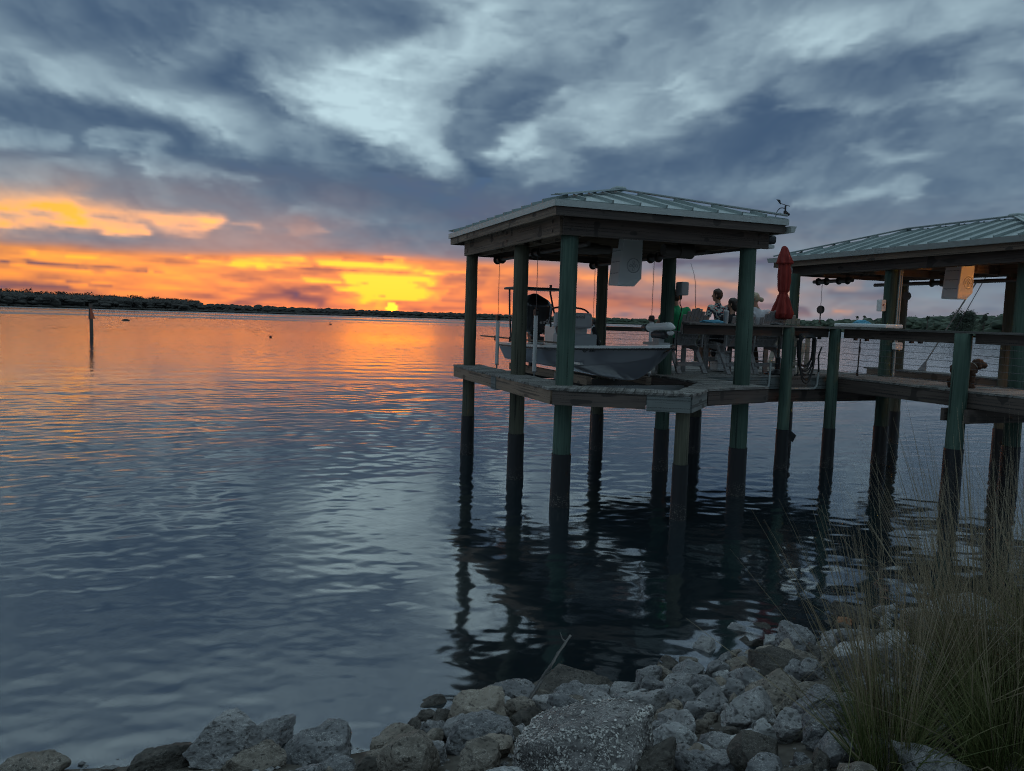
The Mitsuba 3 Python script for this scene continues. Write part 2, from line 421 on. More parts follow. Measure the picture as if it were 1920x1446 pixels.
def hull_chain(bones, seg=14):
    """Union of hulls of spheres: bones = [((p, r), (q, s)), ...]."""
    parts = []
    for a, b in bones:
        parts.append(m3.Manifold.batch_hull([m3.Manifold.sphere(r, seg).translate(tuple(map(float, p))) for p, r in (a, b)]))
    return m3.Manifold.batch_boolean(parts, m3.OpType.Add)


def soften(man, edge=0.03, n=8, lamb=0.5):
    q = man.refine_to_length(edge).to_mesh()
    m = trimesh.Trimesh(q.vert_properties[:, :3], q.tri_verts, process=True)
    trimesh.smoothing.filter_taubin(m, lamb=lamb, nu=0.53, iterations=n)
    return m


# ------------------------------------------------------------------ materials
def mat(key, color, rough=0.6, metallic=0.0, two=True, **more):
    b = {'type': 'principled', 'base_color': color if isinstance(color, dict) else {'type': 'rgb', 'value': list(color)}, 'roughness': rough, 'metallic': metallic, **more}
    scene[key] = {'type': 'twosided', 'bsdf': b} if two else b


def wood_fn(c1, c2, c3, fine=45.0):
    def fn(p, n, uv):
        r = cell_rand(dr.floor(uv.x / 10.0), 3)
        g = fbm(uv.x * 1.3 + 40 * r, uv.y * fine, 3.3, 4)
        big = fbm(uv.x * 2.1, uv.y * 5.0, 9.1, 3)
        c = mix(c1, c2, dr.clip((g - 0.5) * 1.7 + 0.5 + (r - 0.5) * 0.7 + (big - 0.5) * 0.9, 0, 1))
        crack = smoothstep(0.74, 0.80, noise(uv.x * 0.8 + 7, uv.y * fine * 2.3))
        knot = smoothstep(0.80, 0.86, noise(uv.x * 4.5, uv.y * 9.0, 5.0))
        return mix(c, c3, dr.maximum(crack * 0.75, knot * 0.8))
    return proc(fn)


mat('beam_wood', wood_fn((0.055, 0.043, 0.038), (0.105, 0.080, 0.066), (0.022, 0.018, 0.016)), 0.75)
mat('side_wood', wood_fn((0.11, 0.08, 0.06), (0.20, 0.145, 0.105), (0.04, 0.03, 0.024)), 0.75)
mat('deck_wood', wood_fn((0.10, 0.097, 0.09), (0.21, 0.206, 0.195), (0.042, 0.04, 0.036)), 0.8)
mat('new_wood', wood_fn((0.085, 0.098, 0.098), (0.145, 0.162, 0.158), (0.036, 0.04, 0.038), 30), 0.75)
mat('ceiling_wood', wood_fn((0.12, 0.085, 0.06), (0.17, 0.12, 0.085), (0.06, 0.04, 0.03)), 0.85)


def pile_fn(c1, c2, c3):
    def fn(p, n, uv):
        r = cell_rand(dr.floor(uv.x / 10.0), 8)
        g = fbm(uv.x * 2.0 + 30 * r, uv.y * 70.0, 1.0, 4)
        b = fbm(uv.x * 1.1 + 11 * r, uv.y * 7.0, 2.0, 4)
        c = mix(c1, c2, dr.clip((g - 0.5) * 1.1 + 0.5 + (b - 0.5) * 1.7, 0, 1))
        crack = smoothstep(0.76, 0.82, noise(uv.x * 1.3 + 60 * r, uv.y * 55.0, 4.0)) * smoothstep(0.45, 0.6, noise(uv.x * 0.6, uv.y * 9.0, r * 9))
        return mix(c, c3, crack * 0.8)
    return proc(fn)


mat('pile_green', pile_fn((0.028, 0.056, 0.044), (0.070, 0.118, 0.092), (0.011, 0.018, 0.015)), 0.85)
mat('pile_brown', pile_fn((0.050, 0.052, 0.036), (0.105, 0.105, 0.074), (0.016, 0.015, 0.012)), 0.85)


def wrap_fn(p, n, uv):
    # barnacles and dried slime up to the tide mark
    sp = smoothstep(0.62, 0.72, noise(p.x * 60, p.y * 60, p.z * 60)) * smoothstep(0.45, 0.15, p.z + 0.25 * noise(p.x * 9, p.y * 9, p.z * 9))
    return mix((0.010, 0.011, 0.013), (0.085, 0.08, 0.07), sp)


mat('pile_wrap', proc(wrap_fn), 0.42)
mat('roof_metal', proc(lambda p, n, uv: mix((0.22, 0.275, 0.272), (0.35, 0.41, 0.405), fbm(p.x * 1.7, p.y * 1.7, p.z * 5.0, 4))), 0.36, 0.45)
mat('trim_metal', (0.36, 0.39, 0.38), 0.45, 0.1)
mat('white_plastic', (0.66, 0.67, 0.66), 0.45)
mat('grey_plastic', (0.34, 0.36, 0.37), 0.5)
mat('black_plastic', (0.015, 0.015, 0.017), 0.4)
mat('gloss_black', (0.012, 0.012, 0.014), 0.12, clearcoat=0.8)
mat('dark_steel', (0.06, 0.055, 0.05), 0.45, 0.6)
mat('galvanised', (0.26, 0.27, 0.27), 0.5, 0.7)
mat('old_pipe', (0.09, 0.075, 0.065), 0.55, 0.3)
mat('cable_steel', (0.13, 0.13, 0.14), 0.5, 0.4)
mat('gelcoat_blue', (0.14, 0.15, 0.175), 0.16, clearcoat=0.6)
mat('gelcoat_white', (0.56, 0.57, 0.56), 0.2, clearcoat=0.5)
mat('vinyl_white', (0.47, 0.47, 0.47), 0.5)
mat('chair_grey', (0.23, 0.225, 0.225), 0.6)
mat('chair_tan', (0.40, 0.36, 0.30), 0.6)
mat('red_canvas', proc(lambda p, n, uv: mix((0.16, 0.014, 0.012), (0.24, 0.026, 0.020), fbm(p.x * 14, p.y * 14, p.z * 5, 3))), 0.85, sheen=0.4)
mat('blue_cloth', (0.10, 0.32, 0.45), 0.9)
mat('rubber', (0.016, 0.017, 0.018), 0.55)
mat('lettering', (0.02, 0.02, 0.025), 0.5)
mat('silver_print', (0.55, 0.55, 0.55), 0.4, 0.3)

# ------------------------------------------------------------------ water
def site(x, y, z=0.0):
    """A point given by metres to the right of and ahead of the spot on the bank where the photographer stands."""
    q = EYE[:2] + RIGHT_H[:2] * x + FWD_H[:2] * y
    return np.array([q[0], q[1], z])


_w = np.random.default_rng(5)
WAVES = []
for i in range(96):
    lam = 0.12 * (7.0 ** _w.random()) if i < 84 else 1.2 + 2.0 * _w.random()
    th = math.pi / 2 - YAW + math.pi + _w.normal(0.12, 0.62)
    slope = 0.0064 * (0.85 if lam < 0.28 else 1.0) * (0.6 if lam > 1.1 else 1.0)
    WAVES.append((2 * math.pi / lam, th, slope * lam / (2 * math.pi) * math.sqrt(2), _w.random() * 2 * math.pi, lam))


def water_height(x, y, cell):
    z = np.zeros(x.shape)
    gust = 0.72 + 0.9 * (meshkit.fbm(np.stack([x * 0.07, y * 0.045, 0 * x + 2.5], -1), 3, 21) - 0.35)
    lee = 0.38 + 0.62 / (1 + np.exp(-(np.hypot(x - 1.0, y + 3.5) - 12.0) / 2.2))    # calmer among the pilings and off the rocks
    for k, th, a, ph, lam in WAVES:
        keep = np.clip((lam / cell - 2.2) / 3.0, 0, 1)
        if keep.max() > 0:
            z += a * keep * np.clip(1.08 - cell / 0.55, 0.6, 1) * np.sin(k * (x * math.cos(th) + y * math.sin(th)) + ph)
    return z * gust * lee


def water_sheet(r0, r1, step, da, half=62.0, crest=0.0):
    rows = int(math.log(r1 / r0) / step) + 1
    r = r0 * np.exp(np.arange(rows + 1) / rows * math.log(r1 / r0))
    a = np.radians(np.concatenate([np.arange(-half, -40, 1.2), np.arange(-40, 40.001, da), np.arange(40.5, half, 1.2)]))
    R, A = np.meshgrid(r, a, indexing='ij')
    lx, ly = R * np.sin(A), R * np.cos(A)
    x = EYE[0] + RIGHT_H[0] * lx + FWD_H[0] * ly
    y = EYE[1] + RIGHT_H[1] * lx + FWD_H[1] * ly
    cell = np.maximum(R * step, R * math.radians(da))
    z = water_height(x, y, cell)
    if crest:
        g = np.random.default_rng(3).normal(0, 1, z.shape)
        g = (g + np.roll(g, 1, 0) * 0.5 + np.roll(g, 1, 1) * 0.7) / 1.32
        z = z + crest * R * step * g * np.clip((R - 28) / 30, 0, 1) * (0.7 + 0.6 * meshkit.noise(np.stack([x / 40, y / 25, 0 * x], -1), 4))
    n = len(a)
    i, j = np.meshgrid(np.arange(rows), np.arange(n - 1), indexing='ij')
    q = np.stack([i * n + j, i * n + j + 1, (i + 1) * n + j + 1, (i + 1) * n + j], -1).reshape(-1, 4)
    return np.stack([x, y, z], -1).reshape(-1, 3), q


WATER = dict(eta=3.7)
def slick_fn(lo, hi):
    def fn(p, n, uv):
        a = fbm(p.x / 55.0 + 3.0, p.y / 55.0, 1.0, 3)
        b = noise((p.x * 0.94 + p.y * -0.35) / 420.0, (p.x * 0.35 + p.y * 0.94) / 75.0, 7.0)
        return lo + (hi - lo) * smoothstep(0.30, 0.62, a * 0.45 + b * 0.55)
    return proc(fn)


scene['water_near'] = {'type': 'principled', 'base_color': {'type': 'rgb', 'value': [0.005, 0.010, 0.013]}, 'roughness': 0.07, **WATER}
scene['water_mid'] = {'type': 'principled', 'base_color': {'type': 'rgb', 'value': [0.005, 0.010, 0.013]}, 'roughness': slick_fn(0.07, 0.13), **WATER}
scene['water_far'] = {'type': 'principled', 'base_color': {'type': 'rgb', 'value': [0.005, 0.010, 0.013]}, 'roughness': slick_fn(0.10, 0.34), **WATER}
v_, f_ = water_sheet(2.6, 34.0, 0.0033, 0.155)
structure('water', (v_, f_), 'water_near', True)
v_, f_ = water_sheet(33.9, 260.0, 0.0052, 0.18, crest=0.015)
structure('water', (v_, f_), 'water_mid', True)
v_, f_ = water_sheet(259.0, 4500.0, 0.10, 2.0)
v_[:, 2] -= 0.01
structure('water', (v_, f_), 'water_far', True)

# ------------------------------------------------------------------ the bank
SHORE = [(-14, 4.2), (-3.2, 4.75), (-2.2, 4.9), (-1.0, 5.1), (-0.5, 5.35), (0.0, 5.75), (1.0, 5.95), (1.4, 6.2), (2.4, 6.95), (3.9, 7.6), (5.6, 8.0), (9, 8.5), (18, 9.2)]


def bank_z(x, y):
    inland = np.interp(x, [p[0] for p in SHORE], [p[1] for p in SHORE]) + 0.25 - y
    return np.where(inland > 0, np.minimum(-0.10 + 0.275 * inland, 1.33 + 0.02 * np.minimum(inland, 12)), -0.10 + 0.30 * np.maximum(inland, -8))


gx, gy = np.meshgrid(np.linspace(-16, 20, 181), np.linspace(-9, 15, 121), indexing='ij')
gz = bank_z(gx, gy) + 0.05 * (meshkit.fbm(np.stack([gx * 2, gy * 2, 0 * gx], -1), 4, 2) - 0.5)
i, j = np.meshgrid(np.arange(180), np.arange(120), indexing='ij')
q_ = np.stack([i * 121 + j, (i + 1) * 121 + j, (i + 1) * 121 + j + 1, i * 121 + j + 1], -1).reshape(-1, 4)
pts_ = EYE[:2] + gx[..., None] * RIGHT_H[:2] + gy[..., None] * FWD_H[:2]
mat('bank_soil', proc(lambda p, n, uv: mix((0.035, 0.03, 0.025), (0.11, 0.10, 0.085), fbm(p.x * 22, p.y * 22, p.z * 22, 4))), 0.95)
structure('bank', (np.concatenate([pts_, gz[..., None]], -1).reshape(-1, 3), q_), 'bank_soil', True)

# ------------------------------------------------------------------ the far shore
def tuft_blob(c, rad, rng, n, size):
    """Leaf-clump triangles over and in an ellipsoid."""
    d = rng.normal(size=(n, 3))
    d /= np.linalg.norm(d, axis=1, keepdims=True)
    rr = (0.55 + 0.5 * rng.random((n, 1))) * (1 + 0.18 * rng.normal(size=(n, 1)))
    p = np.asarray(c) + d * rr * np.asarray(rad)
    a = rng.normal(size=(n, 3, 3)) * size
    return (p[:, None] + a).reshape(-1, 3)


BLOB = trimesh.creation.icosphere(0, 1.0)


def core_blob(c, rad, rng):
    m = BLOB
    v = m.vertices * (0.88 + 0.30 * rng.random((len(m.vertices), 1)))
    return np.asarray(c) + v * np.asarray(rad), m.faces


def leaf_fn(p, n, uv):
    t = noise(p.x * 0.11, p.y * 0.11, p.z * 0.3)
    east = smoothstep(250.0, 420.0, p.x)
    return mix(mix((0.036, 0.036, 0.033), (0.055, 0.053, 0.048), t), mix((0.035, 0.055, 0.040), (0.075, 0.10, 0.065), t), east)


mat('far_leaf', proc(leaf_fn), 0.9)
mat('marsh', proc(lambda p, n, uv: mix((0.06, 0.06, 0.04), (0.12, 0.12, 0.075), noise(p.x * 0.05, p.y * 0.3, p.z))), 0.9)
AZ_D = [(-62, 900), (-36, 850), (-20, 870), (-12, 930), (0, 940), (8, 900), (16, 820), (22, 700), (26, 560), (34, 470), (62, 420)]
AZ_H = [(-62, 15), (-34, 16.5), (-31, 16), (-27, 14.5), (-22.6, 13.5), (-22.0, 9.5), (-16, 8.5), (-9, 8.0), (-4, 8.0), (6, 7.6), (13, 7.2), (20, 9.4), (25, 11.4), (28, 12.4), (34, 14.0), (62, 14)]
far_d = lambda az: np.interp(az, [p[0] for p in AZ_D], [p[1] for p in AZ_D])
far_h = lambda az: np.interp(az, [p[0] for p in AZ_H], [p[1] for p in AZ_H])
polar = lambda az, r, z=0.0: site(r * math.sin(math.radians(az)), r * math.cos(math.radians(az)), z)
az_ = np.arange(-62, 62.1, 0.5)
lv, rows_ = [], [(-1.5, -0.4), (0.0, 0.12), (30, 0.5), (400, 1.5), (1500, 3.0)]
for off, z in rows_:
    lv += [polar(a, far_d(a) + off + 10 * math.sin(a * 1.7) + 6 * math.sin(a * 4.1), z) for a in az_]
n_ = len(az_)
q_ = np.array([(i * n_ + j, i * n_ + j + 1, (i + 1) * n_ + j + 1, (i + 1) * n_ + j) for i in range(4) for j in range(n_ - 1)])
structure('far_shore', (np.array(lv), q_[:, ::-1]), 'marsh', True)
fr = np.random.default_rng(77)
mb = MB()
tv = []
a = -58.0
while a < 58:
    d0 = far_d(a) + 10 * math.sin(a * 1.7) + 6 * math.sin(a * 4.1)
    for row in range(3):
        d = d0 + 14 + row * 16 + fr.normal(0, 4)
        h = far_h(a) * (0.70 + 0.13 * row + 0.08 * fr.random()) * (1.12 if fr.random() < 0.05 else 1.0)
        pine = far_h(a) > 12 and row == 2 and a < 0
        aa = a + fr.normal(0, 0.12)
        w = h * (0.34 + 0.16 * fr.random())
        base = polar(aa, d)
        if pine:
            h *= 1.02
            for k in range(4):
                c = base + np.array([fr.normal(0, w * .5), fr.normal(0, w * .5), h * (0.86 - 0.11 * k * fr.random() - 0.04 * k)])
                tv.append(tuft_blob(c, (w * .75, w * .75, h * .07), fr, 42, h * 0.035))
            mb.tube([base, base + np.array([0, 0, h * .92])], [0.25, 0.12], 4, False)
            h *= 0.8
        for k in range(3):
            c = base + np.array([fr.normal(0, w * .55), fr.normal(0, w * .55), h * (0.36 + 0.20 * k)])
            r = (w * (1.25 - .16 * k), w * (1.25 - .16 * k), h * 0.23)
            mb.add(*core_blob(c, r, fr))
            tv.append(tuft_blob(c, r, fr, 26, h * 0.032))
    # reeds and shrubs at the water's edge
    for k in range(2):
        c = polar(a + fr.normal(0, .2), d0 + 5 + 4 * k, 1.0)
        tv.append(tuft_blob(c, (4.5, 4.5, 1.3 + k), fr, 26, 0.55))
        mb.add(*core_blob(c, (5, 5, 1.2 + .5 * k), fr))
    a += np.degrees(2.5 / d0) * (1 if abs(a) < 37 else 3.0)
tv = np.vstack(tv)
mb.add(tv, np.arange(len(tv)).reshape(-1, 3))
structure('far_forest', mb, 'far_leaf', False, kind='stuff', label='dark wooded shore along the far side of the water')


def far_tree(name, label, az, d, h, w, flat=0.55, n=7, group=None):
    t = thing(name, label, 'tree', group)
    b = polar(az, d)
    m = MB().tube(spline([b, b + [0.3, 0.2, h * .4], b + [0.1, -.2, h * .8]], 8), np.linspace(h * .03, h * .012, 8), 6)
    for k in range(4):
        e = b + np.array([fr.normal(0, w * .4), fr.normal(0, w * .4), h * (.6 + .3 * fr.random())])
        m.tube([b + [0.1, 0, h * (.35 + .1 * k)], e], [h * .012, h * .005], 4)
    part(t, 'trunk', m, 'beam_wood', True)
    out = []
    for k in range(n):
        ang = fr.random() * 6.28
        c = b + np.array([math.cos(ang) * w * .42 * fr.random() ** .5, math.sin(ang) * w * .42 * fr.random() ** .5, h * (1 - flat / 2) + h * flat * (fr.random() - .5) * .8])
        out.append(tuft_blob(c, (w * .28, w * .28, h * flat * .24), fr, 150, h * .028))
    out = np.vstack(out)
    part(t, 'crown', (out, np.arange(len(out)).reshape(-1, 3)), 'far_leaf')
    return t


far_tree('tree', 'tall dark rounded tree on the right-hand shore', 30.0, 468, 13.8, 9.5, 0.85, 26)
far_tree('tree', 'slim small-crowned tree just right of the tall dark tree', 31.15, 470, 12.0, 3.2, 0.35, 4)
far_tree('tree', 'lone flat-topped tree on the far shore beside the fishing rod', 13.75, 850, 11.3, 7.5, 0.3, 6)


def palm(label, az, d, h):
    t = thing('palm_tree', label, 'palm tree', 'small palms rising above the right-hand shore')
    b = polar(az, d)
    part(t, 'trunk', MB().tube(spline([b, b + [.2, 0, h * .5], b + [.5, .1, h]], 8), np.linspace(.28, .2, 8), 6), 'beam_wood', True)
    top = b + np.array([.5, .1, h])
    vs = []
    for k in range(46):
        th, el = fr.random() * 6.28, fr.uniform(-0.9, 1.2)
        dd = np.array([math.cos(th) * math.cos(el), math.sin(th) * math.cos(el), math.sin(el)]) * fr.uniform(1.3, 2.1)
        s = unit(np.cross(dd, [0, 0, 1])) * .22
        vs += [top, top + dd * .6 - s, top + dd + [0, 0, -.5], top, top + dd + [0, 0, -.5], top + dd * .6 + s]
    part(t, 'crown', (np.array(vs), np.arange(len(vs)).reshape(-1, 3)), 'far_leaf')


palm('left of a close pair of small palms above the shore beyond the dock rail', 23.8, 690, 12.2)
palm('right of a close pair of small palms above the shore beyond the dock rail', 24.25, 690, 12.6)
palm('single small palm above the shore, right of the posts of the right boathouse', 28.0, 520, 10.6)

# ------------------------------------------------------------------ docks and boathouses
DECK = 1.93      # top of the planks
WRAP = 0.84      # top of the black pile wrap


def piling(parent, x, y, top, r=0.14, wood='pile_green', bottom=-1.6, lean=(0, 0), wrap=WRAP, wrap_top=None):
    n = 26
    z = np.linspace(bottom, top, n)
    h = (z - bottom) / (top - bottom)
    p = np.stack([x + lean[0] * (z - DECK), y + lean[1] * (z - DECK), z], 1)
    m = MB().tube(p, r * (1.05 - 0.09 * h) * (1 + 0.012 * np.sin(z * 3.1 + x * 7)), 18)
    v, f = m.arrays()
    ang = np.arctan2(v[:, 1] - y, v[:, 0] - x)
    bump = 1 + 0.028 * (meshkit.fbm(np.stack([np.cos(ang) * 1.7 + x, np.sin(ang) * 1.7 + y, v[:, 2] * 0.45], -1), 3, 5) - 0.5)
    c = np.stack([x + lean[0] * (v[:, 2] - DECK), y + lean[1] * (v[:, 2] - DECK)], 1)
    v[:, :2] = c + (v[:, :2] - c) * bump[:, None]
    key = new_key(parent + '__piling')
    put(key, (v, f), wood, True, np.vstack(m.t))
    z = np.linspace(bottom, wrap, 16)
    p = np.stack([x + lean[0] * (z - DECK), y + lean[1] * (z - DECK), z], 1)
    w = MB().tube(p, r * 1.10 + 0.012 * np.clip(0.35 - z, 0, 0.5), 22)
    v, f = w.arrays()
    g = np.clip(0.45 - v[:, 2], 0, 0.45) / 0.45
    d = v[:, :2] - np.array([x, y])
    k = 1 + 0.16 * g * (meshkit.fbm(v * 22, 3, 7) - 0.35)
    v[:, :2] = np.array([x, y]) + d * k[:, None]
    part(key, 'wrap', (v, f), 'pile_wrap', 35)
    return key


def planks(parent, poly, direction, z1, th=0.036, w=0.14, gap=0.007, wood='deck_wood'):
    """Deck boards laid along the direction over the polygon, each a board of its own."""
    d = unit(list(direction))[:2]
    s = np.array([-d[1], d[0]])
    c = np.array(poly.exterior.coords)
    t = c @ s
    k = math.floor(t.min() / w)
    while k * w < t.max():
        lo, hi = k * w + gap / 2, (k + 1) * w - gap / 2
        strip = Polygon([tuple(d * a + s * b) for a, b in ((-40, lo), (40, lo), (40, hi), (-40, hi))])
        q = poly.intersection(strip)
        for g in getattr(q, 'geoms', [q]):
            if g.geom_type == 'Polygon' and g.area > 0.002:
                e = RNG.normal(0, 0.012, 2)
                g = Polygon(np.array(g.exterior.coords) + d * e[0])
                dz = RNG.normal(0, 0.0018)
                part(parent, 'plank', MB().prism(g, z1 - th + dz, z1 + dz, d), wood)
        k += 1


def fascia(parent, pts, z0, z1, wood, th=0.042, name='rim_board'):
    for k, (a, b) in enumerate(zip(pts[:-1], pts[1:])):
        a, b = np.array([*a, (z0 + z1) / 2]), np.array([*b, (z0 + z1) / 2])
        part(parent, name, MB().beam(a, b, th, z1 - z0), wood[k] if isinstance(wood, list) else wood)


def hip_roof(parent, x0, x1, y0, y1, ze, zr, r0, r1, seam=0.42):
    """A standing-seam hip roof: eaves at ze, the ridge from y = r0 to r1; each pan is a part with its own raised seam."""
    xm = (x0 + x1) / 2
    A, B, C, D = np.array([x0, y0, ze]), np.array([x1, y0, ze]), np.array([x1, y1, ze]), np.array([x0, y1, ze])
    R0, R1 = np.array([xm, r0, zr]), np.array([xm, r1, zr])
    roof = parent + '__roof'
    sheath = MB()
    for P0, P1, top in ((A, B, [R0]), (B, C, [R1, R0]), (C, D, [R1]), (D, A, [R0, R1])):
        e = P1 - P0
        L = np.linalg.norm(e)
        ex = e / L
        n = unit(np.cross(ex, top[0] - P0))
        n = n if n[2] > 0 else -n
        ey = np.cross(n, ex)
        ey = ey if ey[2] > 0 else -ey
        poly = Polygon([(0, 0), (L, 0)] + [((q - P0) @ ex, (q - P0) @ ey) for q in top])
        low = [P0 + ex * a + ey * b - n * 0.05 for a, b in list(poly.exterior.coords)[:-1]]
        sheath.add(low, [[0, i, i + 1] for i in range(1, len(low) - 1)], [[10 * MB.board + 3 + (q - P0) @ ex, (q - P0) @ ey] for q in low])
        MB.board += 1
        count = max(3, round(L / seam))
        w = L / count
        for k in range(count):
            lo, hi = k * w, (k + 1) * w
            q = poly.intersection(sbox(lo + 0.001, -0.03, hi - 0.001, 20))
            if q.is_empty or q.geom_type != 'Polygon' or q.area < 0.01:
                continue
            m = MB()
            c2 = np.array(q.exterior.coords)[:-1]
            tri = trimesh.creation.extrude_polygon(q, 0.012, engine='earcut')
            v = np.array(tri.vertices)[np.array(tri.faces).reshape(-1)]
            dip = RNG.normal(0, 0.0015)
            m.add(P0 + v[:, :1] * ex + v[:, 1:2] * ey + (v[:, 2:] - 0.012 + dip) * n, np.arange(len(v)).reshape(-1, 3))
            if k > 0:
                g = poly.intersection(LineString([(lo, -0.03), (lo, 20)]))
                if not g.is_empty and g.length > 0.15:
                    t = np.array(g.coords)[:, 1]
                    a, b = P0 + ex * lo + ey * (t.min() - 0.02), P0 + ex * lo + ey * (t.max() - 0.06)
                    m.beam(a + n * 0.024, b + n * 0.024, 0.026, 0.048, n)
            part(roof, 'panel', m, 'roof_metal')
    part(roof, 'sheathing', sheath, 'ceiling_wood')
    for a, b in ((A, R0), (B, R0), (C, R1), (D, R1), (R0, R1)):
        if np.linalg.norm(b - a) < 0.05:
            continue
        up = np.array([0, 0, 1.0])
        d = unit(b - a)
        o = np.array([0, 0, 0.05])
        cap = MB().beam(a + o + d * 0.02, b + o, 0.17, 0.014, up)
        cap.beam(a + o + d * 0.02 + [0, 0, 0.008], b + o + [0, 0, .008], 0.05, 0.022, up)
        part(roof, 'ridge_cap', cap, 'roof_metal')
    part(roof, 'ridge_cap', MB().man(rounded_box((xm - .11, min(r0, r1) - .10, zr + .02), (xm + .11, min(r0, r1) + .14, zr + .09), 0.025, 8)), 'roof_metal', 30)
    # metal drip edge over a wooden eave board, and rafters below
    for a, b, o in ((A, B, (0, -1, 0)), (B, C, (1, 0, 0)), (C, D, (0, 1, 0)), (D, A, (-1, 0, 0))):
        o = np.array(o, float)
        d = unit(b - a)
        part(parent, 'drip_edge', MB().beam(a + o * 0.004 + [0, 0, -0.058] - d * 0.006, b + o * 0.004 + [0, 0, -0.058] + d * 0.006, 0.02, 0.094), 'trim_metal')
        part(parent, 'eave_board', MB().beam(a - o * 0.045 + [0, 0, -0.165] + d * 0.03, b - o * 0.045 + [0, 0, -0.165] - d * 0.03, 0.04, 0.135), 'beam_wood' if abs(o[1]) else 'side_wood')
    return A, B, C, D, R0, R1


def rafters(parent, x0, x1, y0, y1, ze, zr, r0, r1, step=0.62):
    xm, hw = (x0 + x1) / 2, (x1 - x0) / 2
    y = y0 + step
    while y < y1 - 0.2:
        k = min(1.0, (y - y0) / max(r0 - y0, .01), (y1 - y) / max(y1 - r1, .01))
        for s in (-1, 1):
            a = np.array([xm + s * (hw - 0.1), y, ze - 0.15])
            b = np.array([xm + s * (hw - 0.1) * (1 - k), y, ze - 0.15 + (zr - ze) * k])
            if k > 0.12:
                part(parent, 'rafter', MB().beam(a, b, 0.04, 0.13), 'ceiling_wood')
        y += step
    for s, ya, yr in ((-1, y0, r0), (1, y1, r1)):
        x = x0 + step
        while x < x1 - 0.3:
            k = min((x - x0) / hw, (x1 - x) / hw, 1)
            part(parent, 'rafter', MB().beam([x, ya - s * 0.1, ze - 0.15], [x, ya + (yr - ya) * k, ze - 0.15 + (zr - ze) * k], 0.04, 0.13), 'ceiling_wood')
            x += step
    part(parent, 'rafter', MB().beam([xm, r0, zr - .2], [xm, r1 + .05, zr - .2], 0.05, 0.15), 'ceiling_wood')


# --- left boathouse
bh = thing('boathouse', 'open-sided boathouse on pilings with a pale metal hip roof, sheltering the skiff', 'boathouse')
hip_roof(bh, -0.47, 3.72, -0.50, 5.22, 4.72, 5.26, 1.52, 3.30, 0.45)
rafters(bh, -0.47, 3.72, -0.50, 5.22, 4.72, 5.26, 1.52, 3.30)
PILES = [(-0.10, 4.72, 'pile_brown', 0.128, (0.002, 0)), (0.03, 2.13, 'pile_brown', 0.138, (0.0, 0)), (0.0, 0.0, 'pile_green', 0.142, (0.004, 0)),
         (3.33, -0.02, 'pile_green', 0.142, (-.004, 0)), (3.20, 2.26, 'pile_green', 0.138, (0.0, 0)), (2.98, 4.68, 'pile_brown', 0.128, (-.004, 0))]
for x, y, w, r, lean in PILES:
    piling(bh, x, y, 4.26, r, w, lean=lean)
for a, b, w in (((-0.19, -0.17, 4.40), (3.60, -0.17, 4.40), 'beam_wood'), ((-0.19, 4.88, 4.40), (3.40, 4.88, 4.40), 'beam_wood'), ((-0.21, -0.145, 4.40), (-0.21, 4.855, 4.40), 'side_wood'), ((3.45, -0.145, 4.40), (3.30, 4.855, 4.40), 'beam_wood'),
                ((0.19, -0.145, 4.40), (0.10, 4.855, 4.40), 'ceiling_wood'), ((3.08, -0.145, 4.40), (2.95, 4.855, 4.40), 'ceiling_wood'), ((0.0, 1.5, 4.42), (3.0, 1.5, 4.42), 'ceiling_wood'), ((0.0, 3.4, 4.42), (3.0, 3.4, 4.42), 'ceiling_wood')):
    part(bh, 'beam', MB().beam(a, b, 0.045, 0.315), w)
for x, y, z in ((-.05, -.195, 4.47), (-.05, -.195, 4.33), (3.4, -.195, 4.46), (3.4, -.195, 4.33), (1.7, -.195, 4.44), (-.235, 0.12, 4.46), (-.235, .12, 4.32), (-.235, 2.2, 4.33), (-.235, 2.2, 4.47), (-.235, 4.6, 4.34)):
    o = np.array([0, -.012, 0]) if y < -.18 else np.array([-.012, 0, 0])
    part(bh, 'bolt', MB().tube([np.array([x, y, z]), np.array([x, y, z]) + o], 0.022, 8), 'dark_steel')
# gutter along the right eave, open-topped
def gutter(parent, a, b, out, z, name='gutter'):
    a, b, o = np.array([*a, z]), np.array([*b, z]), np.array([*out, 0.0])
    prof = [(0.0, 0.0), (0.0, -0.105), (0.07, -0.105), (0.115, 0.0), (0.108, 0.0), (0.066, -0.099), (0.006, -0.099), (0.006, 0.0)]
    va = [a + o * p + np.array([0, 0, q]) for p, q in prof]
    vb = [b + o * p + np.array([0, 0, q]) for p, q in prof]
    k = len(prof)
    m = MB().add(va + vb, [[i, (i + 1) % k, k + (i + 1) % k, k + i] for i in range(k)])
    for e in (va, vb):
        m.add([e[0], e[1], e[2], e[3]], [[0, 1, 2, 3]])
    part(parent, name, m, 'trim_metal')


gutter(bh, (3.72 + .016, -0.56), (3.72 + .016, 5.3), (1, 0), 4.60)
part(bh, 'downspout', MB().beam((3.80, 0.15, 4.50), (3.80, 0.15, 4.44), .07, .05).beam((3.80, .15, 4.46), (4.05, 0.9, 4.40), .05, .07).beam((4.05, .9, 4.43), (4.05, .9, 3.9), .05, .07, (0, 1, 0)), 'trim_metal')

